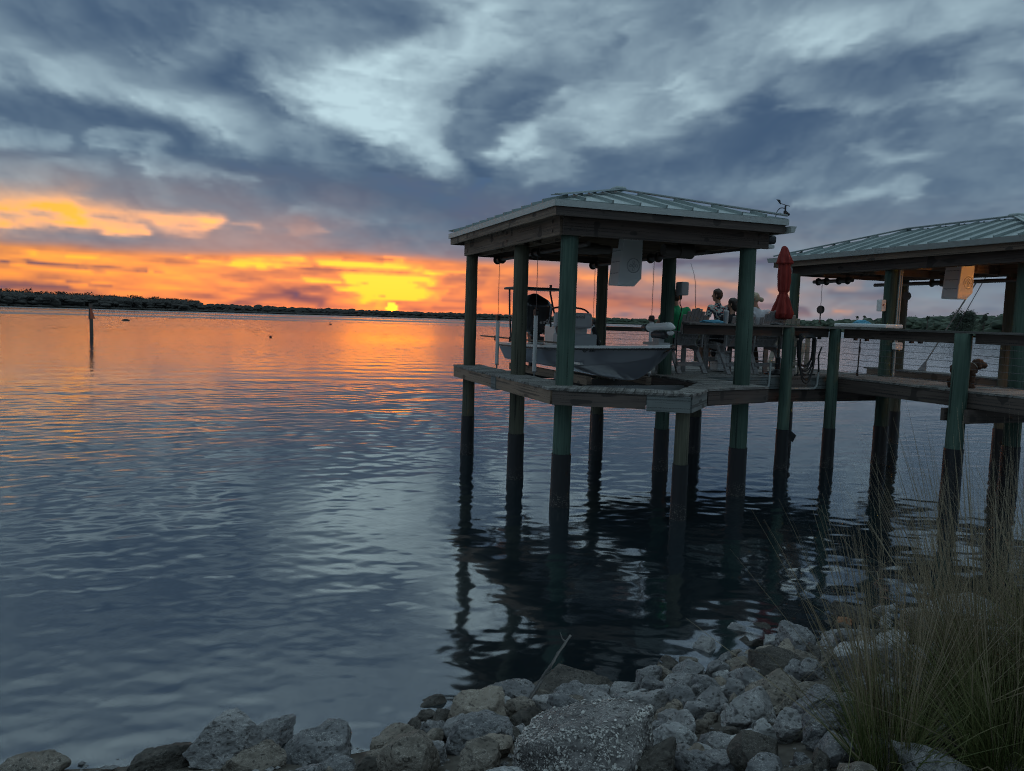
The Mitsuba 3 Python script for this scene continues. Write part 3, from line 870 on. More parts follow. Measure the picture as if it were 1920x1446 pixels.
# --- the dock: finger piers round the slip, main deck, walkway, far finger
dock = thing('dock', 'weathered plank dock on pilings with a notch for the boat bow', 'dock')
planks(dock, Polygon([(-0.44, -0.46), (0.18, -0.12), (0.18, 4.85), (-0.44, 4.85)]), (1, 0), DECK)
d1 = np.array([1.34 + 0.47, -1.56 + 0.46])
planks(dock, Polygon([(-0.44, -0.46), (1.36, -1.56), (1.45, -0.97), (0.18, -0.12)]), (-d1[1], d1[0]), DECK)
d2 = np.array([2.18 - 1.36, -0.76 + 1.56])
planks(dock, Polygon([(1.36, -1.56), (2.18, -0.76), (2.84, 0.50), (1.45, -0.97)]), (-d2[1], d2[0]), DECK)
planks(dock, Polygon([(2.18, -0.76), (3.62, -0.40), (3.66, 1.95), (2.95, 1.95), (2.84, 0.50)]), (1, 0), DECK)
planks(dock, Polygon([(2.93, 1.955), (8.62, 1.955), (8.62, 5.1), (2.93, 5.1)]), (1, 0), DECK)
planks(dock, Polygon([(7.12, -9.5), (8.62, -9.5), (8.62, 1.95), (7.12, 1.95)]), (1, 0), DECK)
planks(dock, Polygon([(11.12, -3.0), (11.75, -3.0), (11.75, 5.1), (11.12, 5.1)]), (1, 0), DECK)
planks(dock, Polygon([(8.625, -3.0), (11.115, -3.0), (11.115, -2.2), (8.625, -2.2)]), (0, 1), DECK)
z1 = DECK - 0.04
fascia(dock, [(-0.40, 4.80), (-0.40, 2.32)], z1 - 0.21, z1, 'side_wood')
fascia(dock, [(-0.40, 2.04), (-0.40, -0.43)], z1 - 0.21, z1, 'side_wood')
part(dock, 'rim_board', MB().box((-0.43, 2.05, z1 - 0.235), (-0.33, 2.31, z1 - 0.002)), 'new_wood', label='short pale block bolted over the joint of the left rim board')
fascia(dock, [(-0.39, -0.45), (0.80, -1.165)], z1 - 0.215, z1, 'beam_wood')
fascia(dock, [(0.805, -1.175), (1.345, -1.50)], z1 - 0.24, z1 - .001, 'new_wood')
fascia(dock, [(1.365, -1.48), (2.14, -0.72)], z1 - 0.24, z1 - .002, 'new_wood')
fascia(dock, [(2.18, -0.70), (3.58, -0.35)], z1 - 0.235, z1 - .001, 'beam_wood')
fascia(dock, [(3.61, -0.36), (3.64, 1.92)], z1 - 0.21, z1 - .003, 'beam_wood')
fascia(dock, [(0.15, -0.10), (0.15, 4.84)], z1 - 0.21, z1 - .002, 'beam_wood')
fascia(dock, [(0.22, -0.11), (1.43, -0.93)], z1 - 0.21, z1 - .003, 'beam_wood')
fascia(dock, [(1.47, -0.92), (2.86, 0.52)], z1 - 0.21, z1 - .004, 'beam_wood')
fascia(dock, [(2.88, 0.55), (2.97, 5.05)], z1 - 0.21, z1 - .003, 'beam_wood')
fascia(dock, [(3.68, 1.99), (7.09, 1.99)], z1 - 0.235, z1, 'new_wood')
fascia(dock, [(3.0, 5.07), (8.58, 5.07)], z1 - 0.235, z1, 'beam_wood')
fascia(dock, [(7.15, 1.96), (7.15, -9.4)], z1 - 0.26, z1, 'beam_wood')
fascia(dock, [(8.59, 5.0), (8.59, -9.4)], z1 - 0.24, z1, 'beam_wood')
fascia(dock, [(11.15, 5.0), (11.15, -2.9)], z1 - 0.22, z1 + .03, 'side_wood')
fascia(dock, [(11.72, 5.0), (11.72, -2.9)], z1 - 0.24, z1, 'beam_wood')
fascia(dock, [(-0.37, 4.82), (0.12, 4.82)], z1 - 0.21, z1 - .004, 'beam_wood')
# cross beams that carry the deck
z2 = z1 - 0.245
for a, b in (((3.3, 2.10), (8.55, 2.10)), ((3.0, 3.5), (8.55, 3.5)), ((3.0, 4.9), (8.55, 4.9))):
    part(dock, 'cap_beam', MB().beam([*a, z2 - .14], [*b, z2 - .14], .07, .26), 'beam_wood')
for y in (-1.2, -4.2, -7.2):
    part(dock, 'cap_beam', MB().beam([6.98, y - .19, z1 - .40], [8.95, y - .19, z1 - .40], .07, .24), 'beam_wood')
    part(dock, 'cap_beam', MB().beam([6.88, y + .19, z1 - .40], [8.80, y + .19, z1 - .40], .07, .22), 'beam_wood')
for y in (2.3, 3.0, 3.7, 4.4):
    part(dock, 'joist', MB().beam([3.0, y, z1 - .1], [8.55, y, z1 - .1], .045, .18), 'beam_wood')
for x in (7.6, 8.1):
    part(dock, 'joist', MB().beam([x, 1.9, z1 - .1], [x, -9.3, z1 - .1], .045, .18), 'beam_wood')
for x, y, top, r, w in ((1.42, -1.20, DECK - 0.05, .108, 'pile_brown'), (5.06, 3.9, DECK - .3, .125, 'pile_brown'), (5.78, 4.92, 2.90, .125, 'pile_brown'), (8.72, 5.22, 2.9, .12, 'pile_brown'), (3.2, 5.2, 2.9, .12, 'pile_brown'),
                        (11.45, -2.7, 1.9, .13, 'pile_green'), (7.05, -4.2, 2.93, .13, 'pile_green'), (7.05, -7.2, 2.93, .13, 'pile_green'), (8.75, -4.2, 1.8, .13, 'pile_brown'), (8.75, -7.2, 1.8, .13, 'pile_brown')):
    piling(dock, x, y, top, r, w)
piling(dock, 5.78, 1.78, 2.945, .118, 'pile_green', lean=(0.004, 0))
piling(dock, 6.97, 1.77, 2.93, .118, 'pile_green')
piling(dock, 7.03, -1.18, 2.92, .145, 'pile_green', lean=(0.012, 0), wrap=0.90)
part(dock, 'scrap_flap', MB().add([(5.88, 1.70, .85), (6.03, 1.66, .72), (5.96, 1.67, .58), (5.89, 1.69, .62)], [[0, 1, 2, 3]]), 'pile_wrap', label='loose torn flap of black pile wrap')
lo = np.linspace(0, 1, 14)
part(dock, 'cord', MB().tube(np.stack([4.05 + .46 * lo, 0 * lo + 1.9, 1.62 - .26 * np.sin(lo * np.pi) ** .7], 1), .007, 5), 'rubber', True, label='thin dark cord hanging in a loop under the deck')

# --- railing with cables and a flat cap that serves as a bar top
rail = thing('dock_railing', 'dark wooden dock railing with a flat cap board and thin horizontal cables', 'railing')
RZ = 2.955
for a, b, hw in (((3.34, 1.80), (5.75, 1.80), .115), ((5.76, 1.80), (7.00, 1.80), .11)):
    part(rail, 'cap_board', MB().beam([*a, RZ], [*b, RZ], .26, .038, jitter=.002), 'deck_wood')
part(rail, 'cap_board', MB().beam([7.06, 1.93, RZ - .002], [7.10, -1.22, RZ - .012], .20, .038), 'deck_wood')
part(rail, 'cap_board', MB().beam([7.10, -1.23, RZ - .012], [7.10, -4.2, RZ - .015], .20, .038), 'deck_wood')
part(rail, 'cap_board', MB().beam([7.10, -4.21, RZ - .015], [7.10, -9.3, RZ - .015], .20, .038), 'deck_wood')
for a, b in (((3.36, 1.90), (5.70, 1.90)), ((5.90, 1.90), (6.90, 1.90))):
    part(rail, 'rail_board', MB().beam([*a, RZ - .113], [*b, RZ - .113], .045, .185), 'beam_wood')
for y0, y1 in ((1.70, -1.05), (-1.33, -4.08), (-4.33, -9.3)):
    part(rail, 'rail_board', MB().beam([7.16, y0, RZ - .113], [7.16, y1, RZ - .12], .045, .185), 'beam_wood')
for k in range(6):
    z = DECK + 0.13 + 0.122 * k
    for a, b in (((3.3, 1.93), (5.70, 1.93)), ((5.87, 1.93), (6.90, 1.93)), ((7.13, 1.7), (7.13, -1.06)), ((7.13, -1.32), (7.13, -4.1)), ((7.13, -4.3), (7.13, -9.3)), ((3.2, 5.06), (5.7, 5.06)), ((5.88, 5.06), (8.6, 5.06))):
        n = 6
        t = np.linspace(0, 1, n)
        p = np.stack([a[0] + (b[0] - a[0]) * t, a[1] + (b[1] - a[1]) * t, z - .008 * np.sin(t * np.pi)], 1)
        part(rail, 'cable', MB().tube(p, 0.0045, 5, False), 'cable_steel', True)
part(rail, 'rail_board', MB().beam([3.2, 5.09, 2.78], [8.6, 5.09, 2.78], .045, .10), 'beam_wood')
for x, y in ((6.66, 1.88), (7.26, 1.5), (7.26, 1.2), (7.26, .1), (7.26, -.1)):
    part(rail, 'bracket', MB().box((x - .03, y - .03, RZ - .25), (x + .03, y + .03, RZ - .19)), 'dark_steel')

# --- right boathouse
bk = thing('boathouse', 'right-hand open boathouse with a pale metal roof and empty lift, partly outside the picture', 'boathouse')
X0, X1, Y0, Y1 = 8.05, 11.95, -1.75, 5.25
hip_roof(bk, X0, X1, Y0, Y1, 4.66, 5.27, 0.25, 2.95, 0.46)
rafters(bk, X0, X1, Y0, Y1, 4.66, 5.27, 0.25, 2.95)
for x, y, w, r in ((8.10, 4.42, 'pile_green', .12), (8.53, 1.90, 'pile_green', .14), (8.84, -0.88, 'pile_green', .145), (11.40, 4.25, 'pile_brown', .135), (11.14, 1.08, 'pile_brown', .145), (11.5, -1.2, 'pile_brown', .14)):
    piling(bk, x, y, 4.24, r, w)
for a, b, w in (((8.34, -1.35, 4.38), (8.34, 4.9, 4.38), 'beam_wood'), ((8.62, -1.35, 4.38), (8.42, 4.9, 4.38), 'ceiling_wood'), ((11.62, -1.35, 4.38), (11.62, 4.9, 4.38), 'beam_wood'), ((11.3, -1.35, 4.38), (11.3, 4.9, 4.38), 'ceiling_wood'),
                ((8.30, -1.38, 4.38), (11.66, -1.38, 4.38), 'beam_wood'), ((8.30, 4.93, 4.38), (11.66, 4.93, 4.38), 'beam_wood'), ((8.66, 1.55, 4.40), (11.27, 1.55, 4.40), 'side_wood'), ((8.66, 3.4, 4.40), (11.27, 3.4, 4.40), 'ceiling_wood')):
    part(bk, 'beam', MB().beam(a, b, 0.045, 0.30), w)
gutter(bk, (X0 - .016, Y0 - .06), (X0 - .016, Y1 + .06), (-1, 0), 4.655)
part(bk, 'vent', MB().man(m3.Manifold.sphere(0.16, 20).scale((1, 1, 1.25)).translate((8.06, 4.72, 4.32))), 'white_plastic', 30, label='white rounded fixture under the corner of the eave')

# ------------------------------------------------------------------ the skiff
boat = thing('skiff', 'pale grey fishing skiff hanging on the lift in the left boathouse', 'boat')
BX, BOW, STERN = 1.60, -0.55, 5.15


def hull_section(t):
    """Half breadths and heights at t = 0 (transom) .. 1 (bow): keel, chine, spray rail, sheer."""
    b = 0.97 * (1 - max(0, (t - 0.35) / 0.65) ** 2.4 * 0.97) * (0.95 + 0.05 * min(1, t * 3))
    sheer = 2.40 + 0.05 * t + 0.13 * t ** 2.5
    keel = 2.00 - 0.08 * min(1, t * 2) + (max(0, (t - 0.70) / 0.30) ** 2.2) * 0.52
    chine_b = b * (0.86 - 0.34 * t ** 2.0)
    chine = 2.07 + 0.02 * t + max(0, (t - 0.45) / 0.55) ** 1.6 * 0.30
    chine = min(max(chine, keel + 0.03), sheer - 0.06)
    return b, sheer, keel, chine_b, chine


def hull_y(t, frac):
    """Raked bow: the top reaches further forward than the keel; raked transom."""
    return STERN + (BOW - STERN) * t - (0.0 if t > 0.02 else 0.0) + (1 - frac) * (0.32 * max(0, (t - .8) / .2) ** 1.2) - (1 - frac) * 0.22 * max(0, 1 - t * 9)


ts = np.linspace(0, 1, 44) ** 0.85
rows = []
for t in ts:
    b, s, kz, cb, cz = hull_section(t)
    half = [(0.0, kz, 0.0), (cb * 0.5, kz + (cz - kz) * 0.40, .1), (cb * .97, cz - 0.012, .2), (cb, cz, .22), (cb + (b - cb) * .05 + .012, cz + .012, .25)]
    for q in (0.25, 0.5, 0.75, 0.93, 1.0):
        fl = q + 0.16 * t * q * (q - 1)      # flare towards the bow
        half.append((cb + (b - cb) * fl + 0.01 * (1 - q), cz + (s - cz) * q, 0.25 + .75 * q))
    rows.append([(BX + x, hull_y(t, fr_), z) for x, z, fr_ in half])
rows = np.array(rows)
nr, nc = rows.shape[:2]
V = np.concatenate([rows, np.stack([2 * BX - rows[..., 0], rows[..., 1], rows[..., 2]], -1)], 0).reshape(-1, 3)
F = []
for i in range(nr - 1):
    for j in range(nc - 1):
        a = i * nc + j
        F.append((a, a + nc, a + nc + 1, a + 1))
        a += nr * nc
        F.append((a, a + 1, a + nc + 1, a + nc))
m = MB().add(V, F)
tr = [rows[0, j] for j in range(nc)] + [np.array([2 * BX - rows[0, j, 0], rows[0, j, 1], rows[0, j, 2]]) for j in range(nc - 1, 0, -1)]
m.add(tr, [[0, k, k + 1] for k in range(1, len(tr) - 1)])
part(boat, 'hull', m, 'gelcoat_blue', 38)
top = [rows[i, -1] for i in range(nr)]
mir = lambda p: np.array([2 * BX - p[0], p[1], p[2]])
# deck with an open cockpit: side decks, fore deck, aft deck
m = MB()
for i in range(nr - 1):
    a, b = top[i] + [0.025 * (top[i][0] > BX + .02), 0, 0.022], top[i + 1] + [0.02 * (top[i + 1][0] > BX + .02), 0, 0.022]
    fore, aft = ts[i] > 0.62, ts[i] < 0.20
    win = 0.0 if fore or aft else 1.0
    ia = np.array([BX + (max(0, a[0] - BX - .26) if win else 0), a[1], a[2] + (0.012 if not win else 0.0)])
    ib = np.array([BX + (max(0, b[0] - BX - .26) if win else 0), b[1], b[2] + (0.012 if not win else 0.0)])
    for fl in (lambda p: p, mir):
        m.add([fl(a), fl(b), fl(ib), fl(ia)], [[0, 1, 2, 3]])
        m.add([fl(a), fl(b), fl(b - [0, 0, .05]), fl(a - [0, 0, .05])], [[0, 1, 2, 3]])
        if win:
            m.add([fl(ia), fl(ib), fl(ib - [0, 0, .3]), fl(ia - [0, 0, .3])], [[0, 1, 2, 3]])
part(boat, 'gunwale_deck', m, 'gelcoat_white', 30)
part(boat, 'cockpit_floor', MB().box((BX - .68, 1.4, 2.16), (BX + .68, 4.2, 2.20)), 'gelcoat_white')
for fl in (lambda p: p, mir):
    part(boat, 'rub_rail', MB().tube([fl(p + np.array([.02, 0, -.035])) for p in top], 0.017, 6), 'black_plastic', True)
part(boat, 'pinstripe', MB().tube([mir(rows[i, 7] + np.array([.006, 0, .02])) for i in range(0, 26)], 0.006, 4), 'gelcoat_white', True)
# poling platform over the motor
y0, y1, z = 4.30, 4.92, 3.64
for s in (-1, 1):
    pt = MB()
    pt.tube(spline([(BX + s * .62, 5.10, 2.45), (BX + s * .56, 5.40, 3.0), (BX + s * .50, 5.62, 3.60)], 10), .021, 8)
    pt.tube(spline([(BX + s * .66, 4.55, 2.47), (BX + s * .60, 4.75, 3.10), (BX + s * .52, 4.98, 3.60)], 10), .021, 8)
    pt.tube([(BX + s * .62, 4.70, 2.95), (BX + s * .56, 5.40, 3.02)], .017, 6)
    part(boat, 'platform_leg', pt, 'gloss_black', True)
part(boat, 'poling_platform', MB().man(rounded_box((BX - .62, 4.92, 3.60), (BX + .62, 5.70, 3.655), .025, 10)), 'black_plastic', 30)
part(boat, 'stern_light', MB().tube([(BX + .25, 5.0, 3.65), (BX + .25, 5.0, 3.72)], .03, 8), 'black_plastic')
# outboard, tilted a little, cowl towards the stern
ob = part(boat, 'outboard', MB().man(hull_chain([(((BX, 5.32, 2.62), .13), ((BX, 5.36, 2.1), .10)), (((BX, 5.20, 2.55), .12), ((BX, 5.36, 2.60), .14))])), 'gloss_black', 40)
sp = lambda x, y, z, r: m3.Manifold.sphere(r, 24).translate((x, y, z))
cowl = m3.Manifold.batch_hull([sp(BX - .10, 5.14, 2.78, .17), sp(BX + .10, 5.14, 2.78, .17), sp(BX - .12, 5.52, 2.84, .17), sp(BX + .12, 5.52, 2.84, .17), sp(BX - .12, 5.12, 3.22, .20), sp(BX + .12, 5.12, 3.22, .20),
                               sp(BX - .09, 5.52, 3.28, .20), sp(BX + .09, 5.52, 3.28, .20), sp(BX, 5.32, 3.34, .19)])
part(ob, 'cowl', MB().man(cowl), 'gloss_black', 40)
for s in (-1, 1):
    part(ob, 'side_trim', MB().tube(spline([(BX + s * .315, 5.08, 3.30), (BX + s * .325, 5.12, 3.0), (BX + s * .285, 5.16, 2.72)], 12), [.02] * 12, 8), 'galvanised', True)
part(ob, 'bracket', MB().box((BX - .16, 5.08, 2.22), (BX + .16, 5.24, 2.56)), 'black_plastic')
part(ob, 'propeller_shaft', MB().man(hull_chain([(((BX, 5.40, 2.15), .07), ((BX, 5.42, 1.72), .06)), (((BX, 5.25, 1.70), .06), ((BX, 5.62, 1.70), .05))])), 'gloss_black', 40)
num = meshkit.text_mesh('150', 0.085, 0.006, True)
num.apply_transform(np.array([[1, 0, 0, BX - .02], [0, 0, -1, 4.992], [0, 1, 0, 2.86], [0, 0, 0, 1.0]]))
num.vertices[:, 1] = 4.955 + 0.0 * num.vertices[:, 1]
lines = MB().tri(num)
part(ob, 'number_decal', MB().add(num.vertices + np.array([0, 0.0, 0]), num.faces), 'silver_print')
part(boat, 'hoses', MB().tube(spline([(BX + .12, 5.0, 2.62), (BX + .22, 4.85, 2.75), (BX + .34, 4.75, 2.55), (BX + .42, 4.7, 2.46)], 14), .022, 7), 'black_plastic', True)
# console with a padded seat on its bow side
cs = part(boat, 'console', MB().man(rounded_box((BX - .36, 3.25, 2.18), (BX + .36, 3.85, 2.86), .05, 10)), 'gelcoat_white', 30)
part(boat, 'seat_base', MB().man(rounded_box((BX - .40, 2.80, 2.20), (BX + .36, 3.30, 2.68), .04, 10)), 'grey_plastic', 30)
for x in (-.41, .39):
    part(boat, 'seat_strut', MB().beam((BX + x, 3.06, 2.80), (BX + x + .02, 2.82, 2.46), .05, .09), 'black_plastic')
bkr = part(boat, 'backrest', MB().man(rounded_box((BX - .44, 3.08, 2.79), (BX + .38, 3.22, 3.10), .05, 12)), 'vinyl_white', 30)
part(boat, 'grab_rail', MB().tube(spline([(BX - .42, 3.36, 2.80), (BX - .42, 3.36, 3.10), (BX - .33, 3.36, 3.19), (BX + .0, 3.36, 3.205), (BX + .28, 3.36, 3.18), (BX + .41, 3.32, 3.08), (BX + .43, 3.2, 2.85)], 30), .019, 8), 'gloss_black', True)
tx = meshkit.text_mesh('Maverick', 0.06, 0.004, False)
tx.vertices[:, 0] += 0.28 * tx.vertices[:, 1]
tx.apply_transform(np.array([[1, 0, 0, BX - .16], [0, 0, -1, 3.079], [0, 1, 0, 2.99], [0, 0, 0, 1.0]]))
part(bkr, 'lettering', MB().add(tx.vertices, tx.faces), 'lettering')
part(boat, 'cushion', MB().man(rounded_box((BX + .42, 3.5, 2.44), (BX + .80, 4.05, 2.56), .04, 10)), 'vinyl_white', 30)
tx = meshkit.text_mesh('B-SX', 0.085, 0.004, True)
TXI = int(np.argmin(np.abs(rows[:, 8, 1] - 1.18)))
q0 = mir(rows[TXI + 4, 7])
ex_ = unit(q0 - mir(rows[TXI - 2, 7])); up_ = unit(mir(rows[TXI, 9]) - mir(rows[TXI, 6])); nn_ = unit(np.cross(ex_, up_))
M4 = np.eye(4); M4[:3, 0], M4[:3, 1], M4[:3, 2] = ex_, up_, nn_; M4[:3, 3] = mir(rows[TXI, 7]) + nn_ * .014
tx.apply_transform(M4)
part(boat, 'lettering', MB().add(tx.vertices, tx.faces), 'lettering')
# electric trolling motor folded on the bow
tm = part(boat, 'trolling_motor', MB().man(m3.Manifold.batch_hull([sp(1.68, .36, 2.865, .062), sp(1.68, -.30, 2.90, .062), sp(1.68, -.42, 2.88, .03)])), 'gelcoat_white', 40)
part(tm, 'motor_cap', MB().man(m3.Manifold.batch_hull([sp(1.68, .50, 2.86, .055), sp(1.68, .38, 2.86, .072)])), 'black_plastic', 40)
part(tm, 'head', MB().man(rounded_box((1.61, -.20, 2.69), (1.75, .20, 2.81), .05, 12)), 'black_plastic', 30)
part(tm, 'mount', MB().box((1.55, -.22, 2.585), (1.75, .30, 2.63)).box((1.6, -.12, 2.62), (1.7, .06, 2.70)), 'galvanised')
part(tm, 'propeller', MB().man(m3.Manifold.sphere(.08, 16).scale((.5, 1.2, .5)).translate((1.72, -.27, 2.79))), 'vinyl_white', 40)
pole_ = thing('push_pole', 'long thin reddish push pole lying along the stern of the skiff', 'pole')
part(pole_, 'shaft', MB().tube([(.55, 5.95, 2.53), (.82, 1.9, 2.52)], .017, 7), 'side_wood', True)
for y in (5.1, 4.3, 3.6):
    part(pole_, 'holder', MB().tube([(.60 + (5.1 - y) * .065, y, 2.45), (.60 + (5.1 - y) * .065, y, 2.56)], .022, 7), 'black_plastic')

# ------------------------------------------------------------------ boat lifts
lift = thing('boat_lift', 'cable boat lift with white guide posts holding the skiff', 'boat lift')
for y in (4.62, 2.42):
    part(lift, 'cradle_beam', MB().box((.42, y - .06, 1.66), (2.84, y + .06, 1.815)), 'dark_steel')
for x in (1.0, 2.2):
    part(lift, 'bunk', MB().box((x - .05, 1.15, 1.82), (x + .05, 5.1, 1.965)), 'side_wood')
    for y in (4.62, 2.42):
        part(lift, 'bunk_bracket', MB().box((x - .085, y - .09, 1.80), (x - .055, y + .09, 1.94)), 'galvanised')
# slim walkway beam and a crosswise rail under the bow
part(lift, 'bow_stop', MB().box((.85, 1.02, 1.72), (2.9, 1.10, 1.82)), 'galvanised')
GP = [(.50, 4.66, 2.90), (.50, 2.50, 3.02), (2.75, 4.62, 2.87), (2.76, 2.10, 2.97)]
for x, y, zt in GP:
    k = part(lift, 'guide_post', MB().tube([(x, y, 1.96), (x, y, zt)], .040, 12), 'white_plastic', 40)
    part(k, 'foot', MB().tube([(x, y, 1.80), (x, y, 1.97)], .017, 8).tube([(x, y, 1.94), (x, y, 1.965)], .045, 10), 'galvanised')
    part(lift, 'pulley', MB().tube([(x - .03, y, zt + .05), (x + .03, y, zt + .05)], .068, 16).tube([(x - .035, y, zt + .05), (x + .035, y, zt + .05)], .025, 10), 'dark_steel')
    part(lift, 'cable', MB().tube([(x, y, zt + .05), (x, y, 4.14)], .006, 5, False), 'cable_steel', True)
for x in (.50, 2.76):
    part(lift, 'drive_pipe', MB().tube([(x, .35, 4.19), (x, 4.78, 4.19)], .04, 12), 'old_pipe', 40)
    for y in ((4.66, 2.50) if x < 1 else (4.62, 2.10)):
        part(lift, 'cable_drum', MB().tube([(x, y - .14, 4.19), (x, y + .14, 4.19)], .062, 14).tube([(x, y - .15, 4.19), (x, y - .13, 4.19)], .095, 16).tube([(x, y + .13, 4.19), (x, y + .15, 4.19)], .095, 16), 'dark_steel', 40)
        part(lift, 'hanger', MB().box((x - .05, y - .22, 4.20), (x + .05, y - .18, 4.27)), 'old_pipe')
part(lift, 'drive_motor', MB().tube([(.62, 1.15, 4.19), (1.05, 1.15, 4.19)], .10, 16).tube([(1.05, 1.15, 4.19), (1.30, 1.15, 4.19)], .075, 14), 'old_pipe', 40)
part(lift, 'drive_motor', MB().tube([(2.35, .62, 4.20), (2.05, .62, 4.20)], .10, 16).tube([(2.62, .62, 4.20), (2.35, .62, 4.20)], .13, 16), 'old_pipe', 40)
lift2 = thing('boat_lift', 'empty boat lift of pipes and hanging pulleys under the right boathouse', 'boat lift')
for x, ya, yb, drums in ((9.05, 3.55, 4.85, (4.55, 3.85)), (11.0, -1.2, 4.8, (4.2, 2.9, .2))):
    part(lift2, 'drive_pipe', MB().tube([(x, ya, 4.10), (x, yb, 4.10)], .045, 12), 'old_pipe', 40)
    for y in drums:
        part(lift2, 'cable_drum', MB().tube([(x, y - .14, 4.10), (x, y + .14, 4.10)], .062, 14).tube([(x, y - .15, 4.1), (x, y - .13, 4.1)], .095, 16).tube([(x, y + .13, 4.1), (x, y + .15, 4.1)], .095, 16), 'dark_steel', 40)
for x, y, zt, hook in ((9.05, 4.55, 3.40, 1), (11.0, 3.75, 3.80, 1), (11.08, 4.1, 3.12, 0)):
    part(lift2, 'cable', MB().tube([(x, y, zt), (x, y, 4.08)], .006, 5, False), 'cable_steel', True)
    part(lift2, 'pulley', MB().tube([(x - .035, y, zt), (x + .035, y, zt)], .10 if hook else .07, 16), 'dark_steel', 40)
    if hook:
        part(lift2, 'hook', MB().tube([(x, y, zt - .09), (x, y, zt - .30)], .016, 6).tube(arc((x, y, zt - .34), .04, -1.4, 3.2, (1, 0, 0), (0, 0, 1), 9), .011, 6), 'dark_steel', True)


def motor_cover(label, x, y, zb, zt, w=.52, dpt=.36):
    """A tapered plastic hood, wider below, with ribs on its side and a round raised emblem on its front."""
    t = thing('motor_cover', label, 'motor cover')
    pts = []
    for z, g, bk in ((zb, 0.07, 0.0), (zt, 0.0, 0.0)):
        for sx, sy in ((-1, -1), (1, -1), (1, 1), (-1, 1)):
            pts.append((x + sx * (w / 2) + (-g * 1.0 if sx < 0 else 0.0), y + sy * dpt / 2, z))
    cut = m3.Manifold.hull_points(np.array(pts + [(x + w / 2, y - dpt / 2, zb + .12)]).tolist()) if False else None
    s = lambda px, py, pz, r=.02: m3.Manifold.sphere(r, 10).translate((px, py, pz))
    body = m3.Manifold.batch_hull([s(x - w / 2 - .08, y - dpt / 2, zb), s(x + w / 2 - .10, y - dpt / 2 + .05, zb - .01), s(x - w / 2 - .08, y + dpt / 2, zb), s(x + w / 2 - .10, y + dpt / 2, zb),
                                   s(x + w / 2, y - dpt / 2, zb + .12), s(x + w / 2, y + dpt / 2, zb + .12), s(x - w / 2, y - dpt / 2, zt), s(x + w / 2, y - dpt / 2, zt), s(x - w / 2, y + dpt / 2, zt), s(x + w / 2, y + dpt / 2, zt)])
    part(t, 'hood', MB().man(body), 'white_plastic', 25)
    h = zt - zb
    for k in range(1, 4):
        z = zb + h * k / 4
        xl = x - w / 2 - .08 * (1 - k / 4) - .021
        part(t, 'rib', MB().box((xl - .004, y - dpt / 2 + .02, z - .008), (xl + .01, y + dpt / 2 - .02, z + .008)), 'grey_plastic')
    cx, cz, yy = x + .02, zb + h * .42, y - dpt / 2 - .021
    em = MB().tube(arc((cx, yy, cz), .125, 0, 2 * math.pi, (1, 0, 0), (0, 0, 1), 29), .008, 6, False)
    for k in range(5):
        e = meshkit  # small raised strokes inside the ring
        a = 2 * math.pi * k / 4
        c = (cx, yy, cz) if k == 4 else (cx + .062 * math.sin(a), yy, cz + .062 * math.cos(a))
        em.tube(arc(c, .024, 0, 2 * math.pi, (1, 0, 0), (0, 0, 1), 13), .006, 5, False)
    part(t, 'emblem', em, 'grey_plastic', True)
    return t


motor_cover('white tapered hood with a round emblem hanging under the left boathouse roof', 1.85, 1.50, 3.62, 4.42, .36, .34)
motor_cover('white hood with a round emblem, lit orange, under the right boathouse roof', 9.62, 1.15, 3.66, 4.42, .32, .36)
# the lamp of the right boathouse, outside the picture
lamp = thing('bulkhead_lamp', 'warm round lamp on the cross beam of the right boathouse', 'lamp')
part(lamp, 'base', MB().tube([(10.1, -1.33, 4.0), (10.1, -1.28, 4.0)], .12, 20), 'white_plastic', 30)
part(lamp, 'shade', MB().box((10.215, -1.33, 3.80), (10.225, -.70, 4.20)), 'dark_steel')  # added plate, out of view: keeps the lamp light off the far post
g = trimesh.creation.icosphere(2, 0.085)
g.apply_translation((10.1, -1.22, 4.0))
k = new_key(lamp + '__globe')
scene[k] = mikit.ply(g, 'white_plastic', True, emitter={'type': 'area', 'radiance': {'type': 'rgb', 'value': [56.0, 20.0, 3.2]}})

# ------------------------------------------------------------------ fittings
t = thing('weather_station', 'small black wind vane and cup meter on the roof corner', 'weather vane')
b0 = np.array([3.66, -0.25, 4.76])
part(t, 'arm', MB().tube(spline([b0, b0 + [.02, 0, .10], b0 + [.09, 0, .17], b0 + [.20, 0, .17]], 14), .008, 6), 'black_plastic', True)
part(t, 'hub', MB().tube([b0 + [.19, 0, .06], b0 + [.19, 0, .22]], .014, 8).tube([b0 + [.19, 0, .07], b0 + [.19, 0, .13]], .028, 10), 'black_plastic', 40)
part(t, 'vane', MB().tube([b0 + [.05, .0, .25], b0 + [.28, 0, .215]], .006, 5).man(m3.Manifold.batch_hull([sp(*(b0 + [.0, 0, .305]), .004), sp(*(b0 + [.09, 0, .235]), .006), sp(*(b0 + [.07, 0, .30]), .004)])), 'black_plastic', 40)
for k in range(3):
    a = k * 2.094 + .2
    c = b0 + np.array([.19 + .085 * math.cos(a), .085 * math.sin(a), .08])
    part(t, 'cup', MB().tube([b0 + [.19, 0, .08], c], .004, 4).man(m3.Manifold.sphere(.026, 12).translate(tuple(c))), 'black_plastic', 40)
t = thing('floodlight', 'small dark floodlight with a white hood under the corner of the left boathouse roof', 'light fixture')
part(t, 'housing', MB().man(rounded_box((3.72, -.02, 4.36), (3.90, .16, 4.50), .03, 8)), 'black_plastic', 30)
part(t, 'hood', MB().man(rounded_box((3.70, -.03, 4.28), (3.86, .15, 4.345), .015, 8)), 'white_plastic', 30)
part(t, 'bracket', MB().box((3.63, .0, 4.38), (3.70, .1, 4.52)), 'white_plastic')
t = thing('electrical_box', 'grey electrical box on the side of the boathouse post by the seated man in green', 'electrical box')
